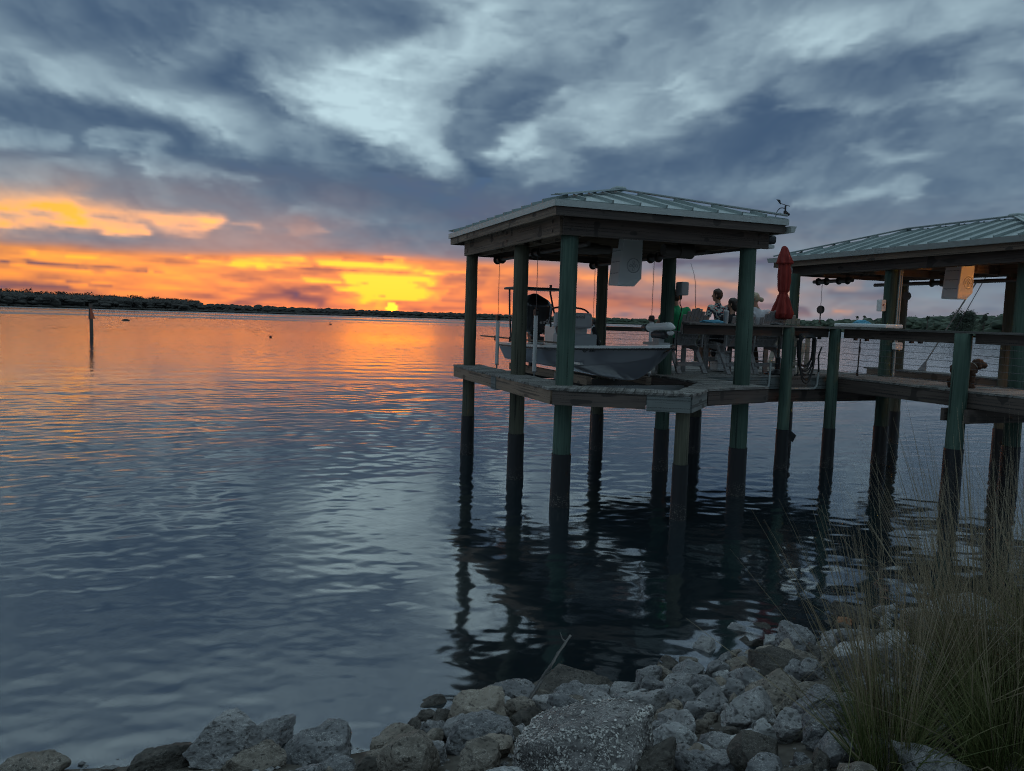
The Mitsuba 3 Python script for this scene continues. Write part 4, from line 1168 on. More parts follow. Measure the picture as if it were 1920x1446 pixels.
part(t, 'box', MB().man(rounded_box((3.35, 2.02, 3.50), (3.52, 2.24, 3.76), .02, 8)), 'grey_plastic', 30)
part(t, 'gland', MB().tube([(3.40, 2.12, 3.50), (3.40, 2.12, 3.42)], .03, 8), 'black_plastic')
part(t, 'lead', MB().tube(spline([(3.40, 2.12, 3.44), (3.38, 2.10, 3.34), (3.42, 2.10, 3.24), (3.40, 2.1, 3.1), (3.35, 2.1, 2.8), (3.36, 2.1, 2.0)], 26), .012, 6), 'rubber', True)
t = thing('electrical_box', 'pale meter box on the left post of the right boathouse, above the tray', 'electrical box')
part(t, 'box', MB().man(rounded_box((8.24, 1.84, 3.34), (8.37, 1.98, 3.59), .015, 8)), 'white_plastic', 30)
part(t, 'switch', MB().box((8.27, 1.83, 3.46), (8.31, 1.842, 3.49)), 'red_canvas')
t = thing('conduit', 'pair of thin white pipes running down the front post of the right boathouse', 'conduit')
for dx in (0, .055):
    part(t, 'pipe', MB().tube([(8.58 + dx, 1.735 - .004 * dx, 2.62), (8.60 + dx, 1.74, 4.28)], .018, 8), 'trim_metal', True)
part(t, 'pipe', MB().tube([(8.60, 1.735, 1.90), (8.60, 1.735, 2.64)], .022, 8), 'trim_metal', True)
part(t, 'junction_box', MB().man(rounded_box((8.50, 1.64, 2.52), (8.72, 1.74, 2.68), .02, 8)), 'white_plastic', 30)
t = thing('conduit', 'white pipe along the dock edge, turning up left of the umbrella post', 'conduit')
part(t, 'pipe', MB().tube([(3.72, 1.95, 1.665), (5.40, 1.95, 1.665)] + arc((5.40, 1.95, 1.765), .10, -math.pi / 2, 0, (1, 0, 0), (0, 0, 1), 6) + [(5.50, 1.93, 2.2)], .022, 8), 'trim_metal', True)
t = thing('conduit', 'white pipe bent in a shallow U below the dock edge under the coiled hose', 'conduit')
part(t, 'pipe', MB().tube([(5.93, 1.93, 1.86)] + arc((6.03, 1.95, 1.765), .10, math.pi, 1.5 * math.pi, (1, 0, 0), (0, 0, 1), 6) + [(6.64, 1.95, 1.665)] + arc((6.64, 1.95, 1.765), .10, -math.pi / 2, 0, (1, 0, 0), (0, 0, 1), 6) + [(6.74, 1.93, 2.02)], .022, 8), 'trim_metal', True)
part(t, 'lead', MB().tube(spline([(6.74, 1.93, 2.0), (6.71, 1.9, 2.15), (6.69, 1.9, 2.35), (6.76, 1.9, 2.55)], 14), .018, 6), 'rubber', True)
# coiled hose on the rail
t = thing('garden_hose', 'dark garden hose hung in long loops on the dock railing', 'hose')
hp = []
for k in range(9):
    w, drop = .20 - .012 * (k % 3), .52 + .035 * k - .02 * (k % 2)
    cx = 6.19 + .012 * math.sin(k * 2.1)
    zt = 2.80 - .01 * k
    yy = 1.75 - .012 * k
    for a in np.linspace(0, math.pi, 12):
        hp.append((cx + w * math.cos(math.pi - a), yy, zt - .12 - drop * math.sin(a) ** .6))
    for a in np.linspace(0, math.pi, 7)[1:-1]:
        hp.append((cx + w * math.cos(a), yy - .02, zt + .08 * math.sin(a) - .05))
part(t, 'coil', MB().tube(spline(hp, 460), .0135, 7), 'rubber', True)
part(t, 'coil', MB().tube(spline([(6.0, 1.72, 2.3), (6.02, 1.72, 2.0), (6.1, 1.9, 1.95), (6.5, 2.02, 1.95), (6.8, 2.1, 1.95)], 20), .0135, 7), 'rubber', True)
part(t, 'hanger', MB().box((6.05, 1.74, 2.72), (6.32, 1.87, 2.76)), 'dark_steel')
# brush hanging under the rail, tray on it
t = thing('deck_brush', 'thin dark brush handle hanging upright under the walkway rail', 'brush')
part(t, 'handle', MB().tube([(7.24, 1.35, 2.74), (7.22, 1.35, 1.99)], .014, 7), 'dark_steel', True)
part(t, 'grip', MB().tube([(7.24, 1.35, 2.58), (7.237, 1.35, 2.46)], .02, 8).tube([(7.22, 1.35, 2.10), (7.22, 1.35, 1.98)], .022, 8), 'rubber', True)
t = thing('fillet_table', 'long white cutting tray fixed on top of the dock rail', 'table')
part(t, 'tray', MB().man(rounded_box((7.00, .50, RZ + .022), (7.46, 1.86, RZ + .10), .02, 8) - rounded_box((7.04, .54, RZ + .06), (7.42, 1.82, RZ + .2), .02, 8)), 'white_plastic', 30)
t = thing('towel', 'bright blue towel bunched on the white tray', 'towel')
def crumple(c, rad, seed, sub=4, amp=.45):
    m = trimesh.creation.icosphere(sub, 1.0)
    n = meshkit.fbm(m.vertices * 2.2 + seed, 4, seed) - .5
    v = m.vertices * (1 + amp * 1.6 * n[:, None]) * rad
    v[:, 2] = np.maximum(v[:, 2], -rad[2] * .3)
    return v + np.asarray(c), m.faces
part(t, 'cloth', crumple((7.22, 1.33, RZ + .10), np.array([.12, .20, .07]), 3), 'blue_cloth', True)
t = thing('towel', 'pale blue towel lying on the rail cap beside the grey tumbler', 'towel')
part(t, 'cloth', crumple((3.98, 1.86, RZ + .035), np.array([.27, .10, .05]), 8), 'blue_cloth', True)
t = thing('tumbler', 'grey lidded tumbler standing on the rail cap', 'cup')
part(t, 'body', MB().lathe([(0, 0), (.045, 0), (.052, .13), (.055, .22), (0, .22)], (4.34, 1.92, RZ + .02), 18), 'grey_plastic', 30)
part(t, 'lid', MB().lathe([(.058, .22), (.058, .245), (.04, .255), (.018, .26), (.016, .30), (0, .30)], (4.34, 1.92, RZ + .02), 18), 'vinyl_white', 30)
t = thing('sunglasses_case', 'small dark bundle on the rail cap beside the woman in white', 'bundle')
part(t, 'cloth', crumple((5.55, 1.86, RZ + .03), np.array([.17, .09, .04]), 12, 3), 'black_plastic', True)
t = thing('hose_nozzle', 'thin green rod lying on the rail cap by the umbrella', 'rod')
part(t, 'rod', MB().tube([(5.72, 1.80, RZ + .032), (6.15, 1.80, RZ + .030)], .012, 7), 'pile_green', True)
# fishing rod in a holder on the back rail
t = thing('fishing_rod', 'thin fishing rod standing upright behind the seated people', 'fishing rod')
part(t, 'blank', MB().tube(spline([(5.62, 4.9, 2.62), (5.60, 4.9, 3.4), (5.55, 4.9, 4.0), (5.40, 4.88, 4.38)], 22), np.linspace(.012, .004, 22), 6), 'black_plastic', True)
part(t, 'holder', MB().tube([(5.62, 4.9, 2.60), (5.62, 4.9, 2.86)], .03, 8), 'black_plastic', 40)
part(t, 'reel', MB().tube([(5.58, 4.84, 2.66), (5.66, 4.84, 2.66)], .05, 12), 'dark_steel', 40)
# long brush leaning against the far post, and a line
t = thing('boat_brush', 'long-handled brush leaning from the far finger pier to the right boathouse roof', 'brush')
A_, B_ = np.array([11.2, 3.35, 1.98]), np.array([11.2, 2.02, 4.10])
part(t, 'handle', MB().tube([A_ + (B_ - A_) * .09, B_], .016, 7), 'trim_metal', True)
part(t, 'head', MB().man(m3.Manifold.batch_hull([sp(*(A_ + [0, .05, .0]), .03), sp(*(A_ + [.0, -.12, .0]), .03), sp(*(A_ + (B_ - A_) * .10), .022)])), 'grey_plastic', 40)
t = thing('mooring_line', 'thin slanting line beside the leaning brush', 'rope')
part(t, 'strand', MB().tube([(11.2, 2.45, 3.02), (11.2, 1.80, 4.2)], .009, 6), 'cable_steel', True)

# ------------------------------------------------------------------ umbrella
um = thing('patio_umbrella', 'closed red patio umbrella standing behind the dock railing', 'umbrella')
ux, uy = 5.98, 2.30
part(um, 'pole', MB().tube([(ux, uy, 1.98), (ux, uy, 4.55)], .022, 10), 'dark_steel', 40)
part(um, 'base', MB().lathe([(.0, 1.935), (.27, 1.935), (.27, 1.96), (.10, 2.01), (.05, 2.05), (.045, 2.3), (.03, 2.3)], (ux, uy, 0), 22), 'black_plastic', 30)
def canopy(prof, folds, seed):
    zs = np.array([p[1] for p in prof]); rs = np.array([p[0] for p in prof]); am = np.array([p[2] for p in prof])
    z = np.linspace(zs[0], zs[-1], 48)
    if zs[0] > zs[-1]:
        r, a = np.interp(-z, -zs, rs), np.interp(-z, -zs, am)
    else:
        r, a = np.interp(z, zs, rs), np.interp(z, zs, am)
    th = np.linspace(0, 2 * math.pi, 97)[:-1]
    w = np.sin(th * folds + seed + .5 * np.sin(th * 2 + seed)) + .4 * np.sin(th * (folds * 2 + 1) + 2 * seed)
    R = r[:, None] * (1 + a[:, None] * w[None]) + .004 * np.sin(z[:, None] * 30 + th[None] * 3)
    lean = np.array([[.035 * math.sin((q - 3) * 2.0), 0, 0] for q in z])
    v = np.stack([ux + R * np.cos(th), uy + R * np.sin(th), np.repeat(z[:, None], 96, 1)], -1) + lean[:, None]
    i, j = np.meshgrid(np.arange(47), np.arange(96), indexing='ij')
    q = np.stack([i * 96 + j, i * 96 + (j + 1) % 96, (i + 1) * 96 + (j + 1) % 96, (i + 1) * 96 + j], -1).reshape(-1, 4)
    return v.reshape(-1, 3), q
part(um, 'canopy', canopy([(.03, 3.09, .5), (.16, 3.11, .30), (.20, 3.22, .20), (.155, 3.38, .18), (.095, 3.60, .14), (.070, 3.645, .10), (.105, 3.70, .12), (.122, 3.92, .12), (.122, 4.10, .10), (.105, 4.30, .08)], 9, 1.0), 'red_canvas', True)
part(um, 'top_flap', canopy([(.10, 4.24, .25), (.155, 4.27, .18), (.135, 4.36, .10), (.085, 4.52, .06), (.062, 4.59, .03), (.03, 4.625, 0), (.002, 4.63, 0)], 8, 2.2), 'red_canvas', True)
part(um, 'strap', MB().tube(arc((ux + .033, uy, 3.645), .076, 0, 2 * math.pi, (1, 0, 0), (0, 1, 0), 21), .014, 6, False), 'red_canvas', True)

# ------------------------------------------------------------------ chairs
def high_chair(label, x, y, yaw, m='chair_grey', group='tall slatted chairs on the deck', seat_z=.64):
    """A counter-height slatted chair with a fan back, facing local +y."""
    t = thing('high_chair', label, 'chair', group)
    c, s = math.cos(yaw), math.sin(yaw)
    R = np.array([[c, -s, 0], [s, c, 0], [0, 0, 1.0]])
    O = np.array([x, y, DECK])
    g = lambda px, py, pz: R @ np.array([px, py, pz]) + O
    W = .30
    for k in range(6):
        py = .30 - k * .085
        part(t, 'seat_slat', MB().beam(g(-W, py, seat_z - k * .012), g(W, py, seat_z - k * .012), .075, .024), m)
    for k in range(7):
        u_ = (k - 3) / 3
        hgt = .76 - .14 * abs(u_) ** 1.8
        part(t, 'back_slat', MB().beam(g(u_ * .19, -.16, seat_z - .06), g(u_ * .275, -.16 - .28 * hgt / .62, seat_z - .06 + hgt), .056, .02, R @ np.array([0, 1.0, .4]), (.076, .02)), m)
    part(t, 'back_rail', MB().beam(g(-.26, -.335, seat_z + .20), g(.26, -.335, seat_z + .20), .03, .07), m)
    part(t, 'back_rail', MB().beam(g(-.27, -.415, seat_z + .40), g(.27, -.415, seat_z + .40), .03, .05), m)
    for q in (-1, 1):
        part(t, 'leg', MB().beam(g(q * .33, .30, 0), g(q * .33, .30, seat_z + .20), .045, .10, R @ np.array([1.0, 0, 0])), m)
        part(t, 'leg', MB().beam(g(q * .33, -.42, 0), g(q * .31, -.02, seat_z - .02), .045, .10, R @ np.array([1.0, 0, 0])), m)
        part(t, 'armrest', MB().beam(g(q * .34, -.34, seat_z + .21), g(q * .34, .36, seat_z + .23), .13, .028), m)
        part(t, 'side_rail', MB().beam(g(q * .30, .32, seat_z - .06), g(q * .30, -.22, seat_z - .14), .03, .10), m)
        part(t, 'arm_post', MB().beam(g(q * .33, -.26, seat_z - .1), g(q * .33, -.28, seat_z + .20), .04, .06), m)
    part(t, 'footrest', MB().beam(g(-.33, .34, .24), g(.33, .34, .24), .09, .03), m)
    part(t, 'rear_rail', MB().beam(g(-.33, -.34, .20), g(.33, -.34, .20), .03, .08), m)
    return t


high_chair('grey slatted chair of the man in green, half hidden by the boathouse post', 3.92, 2.85, .10, group=None)
high_chair('grey tall chair of the dark-haired woman, left of a close pair', 5.03, 2.75, .12, group=None)
high_chair('grey tall chair of the woman in white, right of a close pair', 5.84, 2.72, -.10, group=None)
high_chair('empty tan tall chair turned sideways behind the hose', 7.05, 3.25, -.95, 'chair_tan', group=None)
t = thing('cooler', 'white bucket cooler on the deck beside the standing man', 'cooler')
part(t, 'body', MB().man(rounded_box((4.98, 3.0, DECK + .01), (5.28, 3.32, DECK + .40), .03, 8)), 'white_plastic', 30)
part(t, 'lid', MB().man(rounded_box((4.97, 2.99, DECK + .405), (5.29, 3.33, DECK + .46), .02, 8)), 'vinyl_white', 30)

# ------------------------------------------------------------------ out on the water
t = thing('channel_marker', 'weathered channel marker post with two triangular boards standing out in the water', 'channel marker')
b = site(-39.92, 73.24)
up_m = unit(RIGHT_H * -.02 + np.array([0, 0, 1.0]))
part(t, 'post', MB().tube([b + up_m * -1.5, b + up_m * 3.15], .155, 14), 'beam_wood', 40)
for s, mt in ((1, 'marker_red'), (-1, 'black_plastic')):
    if s == 1:
        mat('marker_red', (0.42, 0.10, 0.05), 0.7)
    dirv = unit(RIGHT_H * (.75 if s == 1 else -.45) + FWD_H * .45)
    o = b + up_m * 1.72 - FWD_H * .17 + RIGHT_H * (.03 * s)
    w = .42
    q = [o, o + dirv * w, o + dirv * w * .25 + up_m * .95, o + up_m * 1.0]
    nrm = unit(np.cross(dirv, up_m)) * .012
    m = MB().add([p + nrm for p in q] + [p - nrm for p in q], [[0, 1, 2, 3], [7, 6, 5, 4], [0, 4, 5, 1], [1, 5, 6, 2], [2, 6, 7, 3], [3, 7, 4, 0]])
    part(t, 'board', m, mt, label='red board' if s == 1 else 'dark board seen from behind')
t = thing('floating_log', 'dark log adrift right of the channel marker', 'log')
b = site(-83, 164)
part(t, 'trunk', MB().tube(spline([b, b + RIGHT_H * .8 + [0, 0, .16], b + RIGHT_H * 1.7 + [0, 0, .1]], 8), [.10, .2, .22, .24, .24, .2, .18, .08], 8), 'beam_wood', True)
t = thing('water_bird', 'tiny dark bird sitting upright far out on the water', 'bird')
b = site(-46, 194)
part(t, 'body', MB().man(hull_chain([((b + [0, 0, .10], .15), (b + RIGHT_H * .4 + [0, 0, .14], .10)), ((b + [0, 0, .15], .08), (b + [0, 0, .62], .06)), ((b + [0, 0, .62], .06), (b - RIGHT_H * .12 + [0, 0, .62], .025))], 10)), 'black_plastic', 40)
t = thing('float_buoy', 'small dark trap float on the water below the sunset', 'buoy')
b = site(-27.3, 87)
part(t, 'ball', MB().man(m3.Manifold.sphere(.15, 14).translate(tuple(b + [0, 0, .07]))), 'black_plastic', 40)

# ------------------------------------------------------------------ people
mat('skin', (0.42, 0.22, 0.15), 0.5)
mat('hair_dark', (0.020, 0.012, 0.008), 0.5)
mat('hair_brown', (0.045, 0.022, 0.012), 0.5)
mat('hair_fair', (0.42, 0.36, 0.25), 0.55)
mat('shirt_green', (0.02, 0.30, 0.12), 0.85)
mat('shirt_black', (0.012, 0.012, 0.015), 0.85)
mat('shirt_white', (0.60, 0.60, 0.63), 0.85)
mat('trousers_dark', (0.03, 0.03, 0.035), 0.85)
mat('trousers_brown', (0.075, 0.045, 0.032), 0.85)
mat('shoe', (0.30, 0.28, 0.26), 0.7)


def floral(p, n, uv):
    a = noise(p.x * 26 + 3, p.y * 26, p.z * 30)
    b = noise(p.x * 34 + 13, p.y * 30 + 4, p.z * 24 + 9)
    leaf = smoothstep(0.46, 0.52, a)
    rose = smoothstep(0.70, 0.74, b)
    return mix(mix((0.030, 0.045, 0.075), (0.50, 0.52, 0.48), leaf), (0.42, 0.10, 0.09), rose)


mat('shirt_floral', proc(floral), 0.85)


def person(label, J, face, shirt, trousers, hair, hair_style, sleeve=0.45, shorts=False, build=1.0, group=None):
    """J: joints in metres above the deck at (x, y); face: the direction looked at. One continuous body with its clothes and hair as parts."""
    t = thing('person', label, 'person', group)
    J = {k: np.array([q[0], q[1], q[2] + DECK]) for k, q in J.items()}
    f = unit([face[0], face[1], face[2] if len(face) > 2 else 0])
    up = unit(np.array([0, 0, 1.0]) - f * f[2])
    rt = np.cross(f, up)
    hd = J['head']
    H = lambda a, b, c: hd + rt * a + f * b + up * c
    b = build
    bones = [((J['pelvis'], .135 * b), (J['waist'], .115 * b)), ((J['waist'], .115 * b), (J['chest'], .125 * b)), ((J['chest'], .12 * b), (J['neck'], .058)), ((J['neck'], .056), (H(0, -.01, -.06), .058))]
    for s in 'lr':
        bones += [((J['chest'] * .55 + J['sho_' + s] * .45 + [0, 0, .02], .085 * b), (J['sho_' + s], .062 * b)), ((J['sho_' + s], .060 * b), (J['elb_' + s], .042 * b)), ((J['elb_' + s], .042 * b), (J['wri_' + s], .029)),
                  ((J['hip_' + s], .098 * b), (J['knee_' + s], .064 * b)), ((J['knee_' + s], .062 * b), (J['knee_' + s] * .6 + J['ank_' + s] * .4, .058 * b)), ((J['knee_' + s] * .6 + J['ank_' + s] * .4, .058 * b), (J['ank_' + s], .040)), ((J['pelvis'], .12 * b), (J['hip_' + s], .10 * b))]
        toe = J['ank_' + s] + np.array([f[0], f[1], 0]) * .15 - [0, 0, .05]
        bones += [((J['ank_' + s] - [0, 0, .035], .040), (toe, .032))]
    head = [((H(0, -.015, .035), .083), (H(0, .015, .03), .080)), ((H(0, .02, -.02), .066), (H(0, .045, -.085), .040)), ((H(0, .02, .02), .075), (H(0, .045, -.085), .040)),
            ((H(0, .088, .015), .012), (H(0, .106, -.018), .015)), ((H(-.079, -.01, .005), .018), (H(-.082, -.012, -.025), .013)), ((H(.079, -.01, .005), .018), (H(.082, -.012, -.025), .013)),
            ((H(-.02, .086, -.052), .010), (H(.02, .086, -.052), .010))]
    man = hull_chain(bones + head, 12)
    hands = []
    for s in 'lr':
        w = J['wri_' + s]
        d = unit(w - J['elb_' + s])
        side = unit(np.cross(d, up + .01 * f))
        nrm = np.cross(side, d)
        hands += [((w, .027), (w + d * .07, .030)), ((w + d * .03 + side * .022, .016), (w + d * .085 + side * .028, .012)), ((w + d * .03 - side * .022, .016), (w + d * .085 - side * .028, .012))]
        for k, (off, ln) in enumerate(((-.030, .062), (-.010, .075), (.010, .080), (.029, .070))):
            k0 = w + d * .085 + side * off
            k1 = k0 + d * ln * .5 - nrm * .012
            k2 = k1 + d * ln * .38 - nrm * .026
            hands += [((k0, .0095), (k1, .0085)), ((k1, .0085), (k2, .0075))]
        sg = 1 if s == 'l' else -1
        t0 = w + d * .03 + side * .028 * sg
        hands += [((t0, .012), (t0 + d * .035 + side * .022 * sg, .010)), ((t0 + d * .035 + side * .022 * sg, .010), (t0 + d * .062 + side * .026 * sg, .008))]
    man = man + hull_chain(hands, 8)
    m = soften(man, .030, 4)
    part(t, 'body', (m.vertices, m.faces), 'skin', True)
    # shirt
    g = 1.10
    cloth = [((J['pelvis'] + [0, 0, .03], .150 * b), (J['waist'], .137 * b)), ((J['waist'], .137 * b), (J['chest'], .145 * b)), ((J['chest'], .140 * b), (J['neck'] - [0, 0, .035], .075))]
    for s in 'lr':
        e = J['sho_' + s] + (J['elb_' + s] - J['sho_' + s]) * sleeve
        cloth += [((J['chest'] * .5 + J['sho_' + s] * .5 + [0, 0, .02], .098 * b), (J['sho_' + s], .076 * b)), ((J['sho_' + s], .076 * b), (e, .070 * b))]
        if sleeve > .95:
            cloth += [((J['elb_' + s], .058), (J['wri_' + s] * .85 + J['elb_' + s] * .15, .046))]
    m = soften(hull_chain(cloth, 14), .035, 6)
    n = meshkit.fbm(np.asarray(m.vertices) * np.array([11, 11, 6.0]), 3, 3) - .5
    part(t, 'shirt', (m.vertices + m.vertex_normals * (n * .028)[:, None], m.faces), shirt, True)
    cloth = []
    for s in 'lr':
        e = J['knee_' + s] + (J['ank_' + s] - J['knee_' + s]) * (.08 if shorts else .9)
        cloth += [((J['pelvis'], .142 * b), (J['hip_' + s], .115 * b)), ((J['hip_' + s], .115 * b), (J['knee_' + s], .083 * b)), ((J['knee_' + s], .082 * b), (e, .080 * b if shorts else .062))]
    m = soften(hull_chain(cloth, 14), .035, 6)
    n = meshkit.fbm(np.asarray(m.vertices) * 9.0, 3, 6) - .5
    part(t, 'shorts' if shorts else 'trousers', (m.vertices + m.vertex_normals * (n * .02)[:, None], m.faces), trousers, True)
    for s in 'lr':
        a = J['ank_' + s] - [0, 0, .045]
        toe = a + np.array([f[0], f[1], 0]) * .17 - [0, 0, .012]
        part(t, 'shoe', MB().man(hull_chain([((a - np.array([f[0], f[1], 0]) * .03, .045), (toe, .038))], 12)), 'shoe', 40)
    # hair
    if hair_style == 'short':
        hb = [((H(0, -.025, .045), .095), (H(0, .0, .060), .090)), ((H(0, -.035, .0), .088), (H(0, -.03, -.035), .072)), ((H(0, .045, .085), .045), (H(0, -.02, .10), .055)), ((H(-.06, .0, .02), .032), (H(-.062, -.005, -.015), .024)), ((H(.06, .0, .02), .032), (H(.062, -.005, -.015), .024))]
    elif hair_style == 'bun':
        hb = [((H(0, -.022, .040), .097), (H(0, .008, .050), .092)), ((H(0, -.035, .0), .085), (H(0, -.05, -.03), .06)), ((H(0.02, -.11, -.01), .045), (H(.03, -.155, -.03), .052))]
    else:
        hb = [((H(0, -.022, .040), .100), (H(0, .008, .050), .094)), ((H(0, -.04, .0), .09), (H(0, -.06, -.08), .075)), ((H(0, -.10, -.02), .05), (H(0, -.13, -.10), .05)), ((H(0, -.13, -.10), .05), (H(0, -.13, -.26), .03))]
    m = soften(hull_chain(hb, 14), .02, 3)
    n = meshkit.fbm(np.asarray(m.vertices) * np.array([45, 45, 22.0]), 3, 2) - .5
    part(t, 'hair', (m.vertices + m.vertex_normals * (n * .014)[:, None], m.faces), hair, True)
    return t


person('man in a dark floral shirt, perched upright at the rail facing the sunset', dict(
    pelvis=(5.03, 2.98, .84), waist=(5.02, 2.98, .98), chest=(4.95, 2.99, 1.24), neck=(4.90, 3.00, 1.46), head=(4.88, 3.02, 1.635),
    sho_l=(4.76, 3.06, 1.37), elb_l=(4.70, 3.10, 1.10), wri_l=(4.58, 3.24, 1.06), sho_r=(5.12, 2.90, 1.38), elb_r=(5.18, 2.92, 1.10), wri_r=(5.08, 3.08, 0.94),
    hip_l=(4.94, 3.02, .80), knee_l=(4.68, 3.24, .62), ank_l=(4.70, 3.28, .22), hip_r=(5.10, 2.98, .80), knee_r=(5.00, 3.38, .58), ank_r=(5.03, 3.34, .10)),
    (-.62, .78), 'shirt_floral', 'trousers_dark', 'hair_brown', 'short', .55, True, .98)
person('dark-haired woman in black sitting low beside the man in the floral shirt', dict(
    pelvis=(5.10, 2.68, .74), waist=(5.08, 2.70, .86), chest=(5.06, 2.72, 1.07), neck=(5.09, 2.74, 1.25), head=(5.10, 2.76, 1.455),
    sho_l=(4.90, 2.76, 1.17), elb_l=(4.80, 2.86, .96), wri_l=(4.86, 3.05, .90), sho_r=(5.23, 2.70, 1.17), elb_r=(5.32, 2.80, .94), wri_r=(5.28, 3.0, .90),
    hip_l=(5.02, 2.74, .72), knee_l=(4.98, 3.12, .70), ank_l=(4.98, 3.18, .34), hip_r=(5.19, 2.72, .72), knee_r=(5.20, 3.12, .70), ank_r=(5.2, 3.18, .34)),
    (-.45, .86), 'shirt_black', 'trousers_dark', 'hair_dark', 'long', .95, False, .86)
person('fair-haired woman with a bun and pale loose top, sitting next to the red umbrella', dict(
    pelvis=(5.98, 2.74, .76), waist=(5.95, 2.75, .90), chest=(5.82, 2.78, 1.20), neck=(5.73, 2.81, 1.41), head=(5.69, 2.83, 1.60),
    sho_l=(5.60, 2.88, 1.30), elb_l=(5.52, 2.98, 1.05), wri_l=(5.50, 3.2, 1.0), sho_r=(5.98, 2.72, 1.30), elb_r=(6.12, 2.74, 1.06), wri_r=(6.02, 2.95, .95),
    hip_l=(5.88, 2.80, .73), knee_l=(5.68, 3.15, .70), ank_l=(5.70, 3.22, .22), hip_r=(6.05, 2.78, .73), knee_r=(6.00, 3.18, .66), ank_r=(6.10, 3.16, .14)),
    (-.80, .55, -.05), 'shirt_white', 'trousers_brown', 'hair_fair', 'bun', .98, False, .98)
person('man in a green T-shirt seated behind a boathouse post, back to the bank', dict(
    pelvis=(3.80, 2.80, .76), waist=(3.80, 2.80, .90), chest=(3.79, 2.84, 1.16), neck=(3.79, 2.88, 1.37), head=(3.78, 2.91, 1.57),
    sho_l=(3.57, 2.88, 1.28), elb_l=(3.44, 2.96, 1.02), wri_l=(3.50, 3.18, .96), sho_r=(4.00, 2.80, 1.28), elb_r=(4.13, 2.90, 1.03), wri_r=(4.05, 3.1, .96),
    hip_l=(3.71, 2.86, .73), knee_l=(3.68, 3.25, .72), ank_l=(3.68, 3.3, .32), hip_r=(3.89, 2.86, .73), knee_r=(3.92, 3.25, .72), ank_r=(3.92, 3.3, .32)),
    (-.12, .99), 'shirt_green', 'trousers_dark', 'hair_brown', 'short', .6, True, 1.1)

# ------------------------------------------------------------------ the dog
t = thing('dog', 'curly brown dog walking along the dock behind the rail post', 'dog')
mat('dog_fur', proc(lambda p, n, uv: mix((0.038, 0.018, 0.011), (0.090, 0.044, 0.026), fbm(p.x * 40, p.y * 40, p.z * 40, 3))), 0.9, sheen=0.3)
D0 = np.array([7.64, -0.80, DECK])
dv = unit([.93, -.36, 0])
ds = np.array([-dv[1], dv[0], 0])
G = lambda a, b, c: D0 + dv * a * 0.84 + ds * b + np.array([0, 0, c])
bones = [((G(-.20, 0, .33), .095), (G(.06, 0, .33), .105)), ((G(.06, 0, .33), .105), (G(.12, 0, .36), .085)), ((G(.12, 0, .37), .075), (G(.22, 0, .45), .065)),
         ((G(.23, 0, .455), .075), (G(.27, 0, .45), .066)), ((G(.27, 0, .44), .052), (G(.37, 0, .42), .034)), ((G(.22, .06, .47), .022), (G(.22, .085, .39), .026)), ((G(.22, -.06, .47), .022), (G(.22, -.085, .39), .026)),
         ((G(-.26, 0, .38), .035), (G(-.30, 0, .37), .03)), ((G(-.30, 0, .37), .03), (G(-.31, 0, .33), .026))]
for b_, fwd in ((.06, .09), (-.06, -.02)):
    bones += [((G(.08, b_, .30), .055), (G(.09 + fwd * .4, b_, .17), .036)), ((G(.09 + fwd * .4, b_, .17), .036), (G(.09 + fwd, b_, .04), .030)), ((G(.09 + fwd, b_, .03), .030), (G(.12 + fwd, b_, .025), .025))]
for b_, fwd in ((.06, -.06), (-.06, .06)):
    bones += [((G(-.19, b_, .30), .070), (G(-.13 + fwd * .4, b_, .20), .045)), ((G(-.13 + fwd * .4, b_, .20), .042), (G(-.24 + fwd, b_, .12), .030)), ((G(-.24 + fwd, b_, .12), .030), (G(-.22 + fwd, b_, .03), .026)), ((G(-.22 + fwd, b_, .025), .028), (G(-.19 + fwd, b_, .022), .024))]
m = soften(hull_chain(bones, 12), .014, 4)
n = meshkit.fbm(np.asarray(m.vertices) * 34.0, 3, 6) - .42
part(t, 'body', (m.vertices + m.vertex_normals * (n * .05 + .012)[:, None], m.faces), 'dog_fur', True)
part(t, 'nose', MB().man(m3.Manifold.sphere(.016, 10).translate(tuple(G(.405, 0, .43)))), 'black_plastic', 40)
part(t, 'collar', MB().tube(arc(G(.16, 0, .40), .088, 0, 2 * math.pi, ds, unit(dv * -.55 + np.array([0, 0, .8])), 21), .008, 6, False), 'chair_tan', True)

# ------------------------------------------------------------------ riprap
def rock_fn(c1, c2, shell, pit, speck=0.0):
    def fn(p, n, uv):
        a = fbm(p.x * 5.0, p.y * 5.0, p.z * 5.0, 3)
        f = fbm(p.x * 55.0, p.y * 55.0, p.z * 55.0, 3)
        c = mix(c1, c2, dr.clip((a - 0.5) * 1.6 + (f - 0.5) * 1.3 + 0.5, 0, 1))
        s = smoothstep(0.66 - speck, 0.72 - speck, noise(p.x * 120.0 + 60.0 * f, p.y * 85.0 + 50.0 * a, p.z * 190.0)) * smoothstep(0.30, 0.55, noise(p.x * 12.0, p.y * 12.0, p.z * 12.0 + 4.0))
        c = mix(c, shell, s * 0.85)
        d = smoothstep(0.70, 0.78, noise(p.x * 60.0 + 9.0, p.y * 60.0, p.z * 60.0))
        return mix(c, pit, d * 0.75)
    return proc(fn)


def rock_bump(p, n, uv):
    return fbm(p.x * 34.0, p.y * 34.0, p.z * 34.0, 4) * 0.026


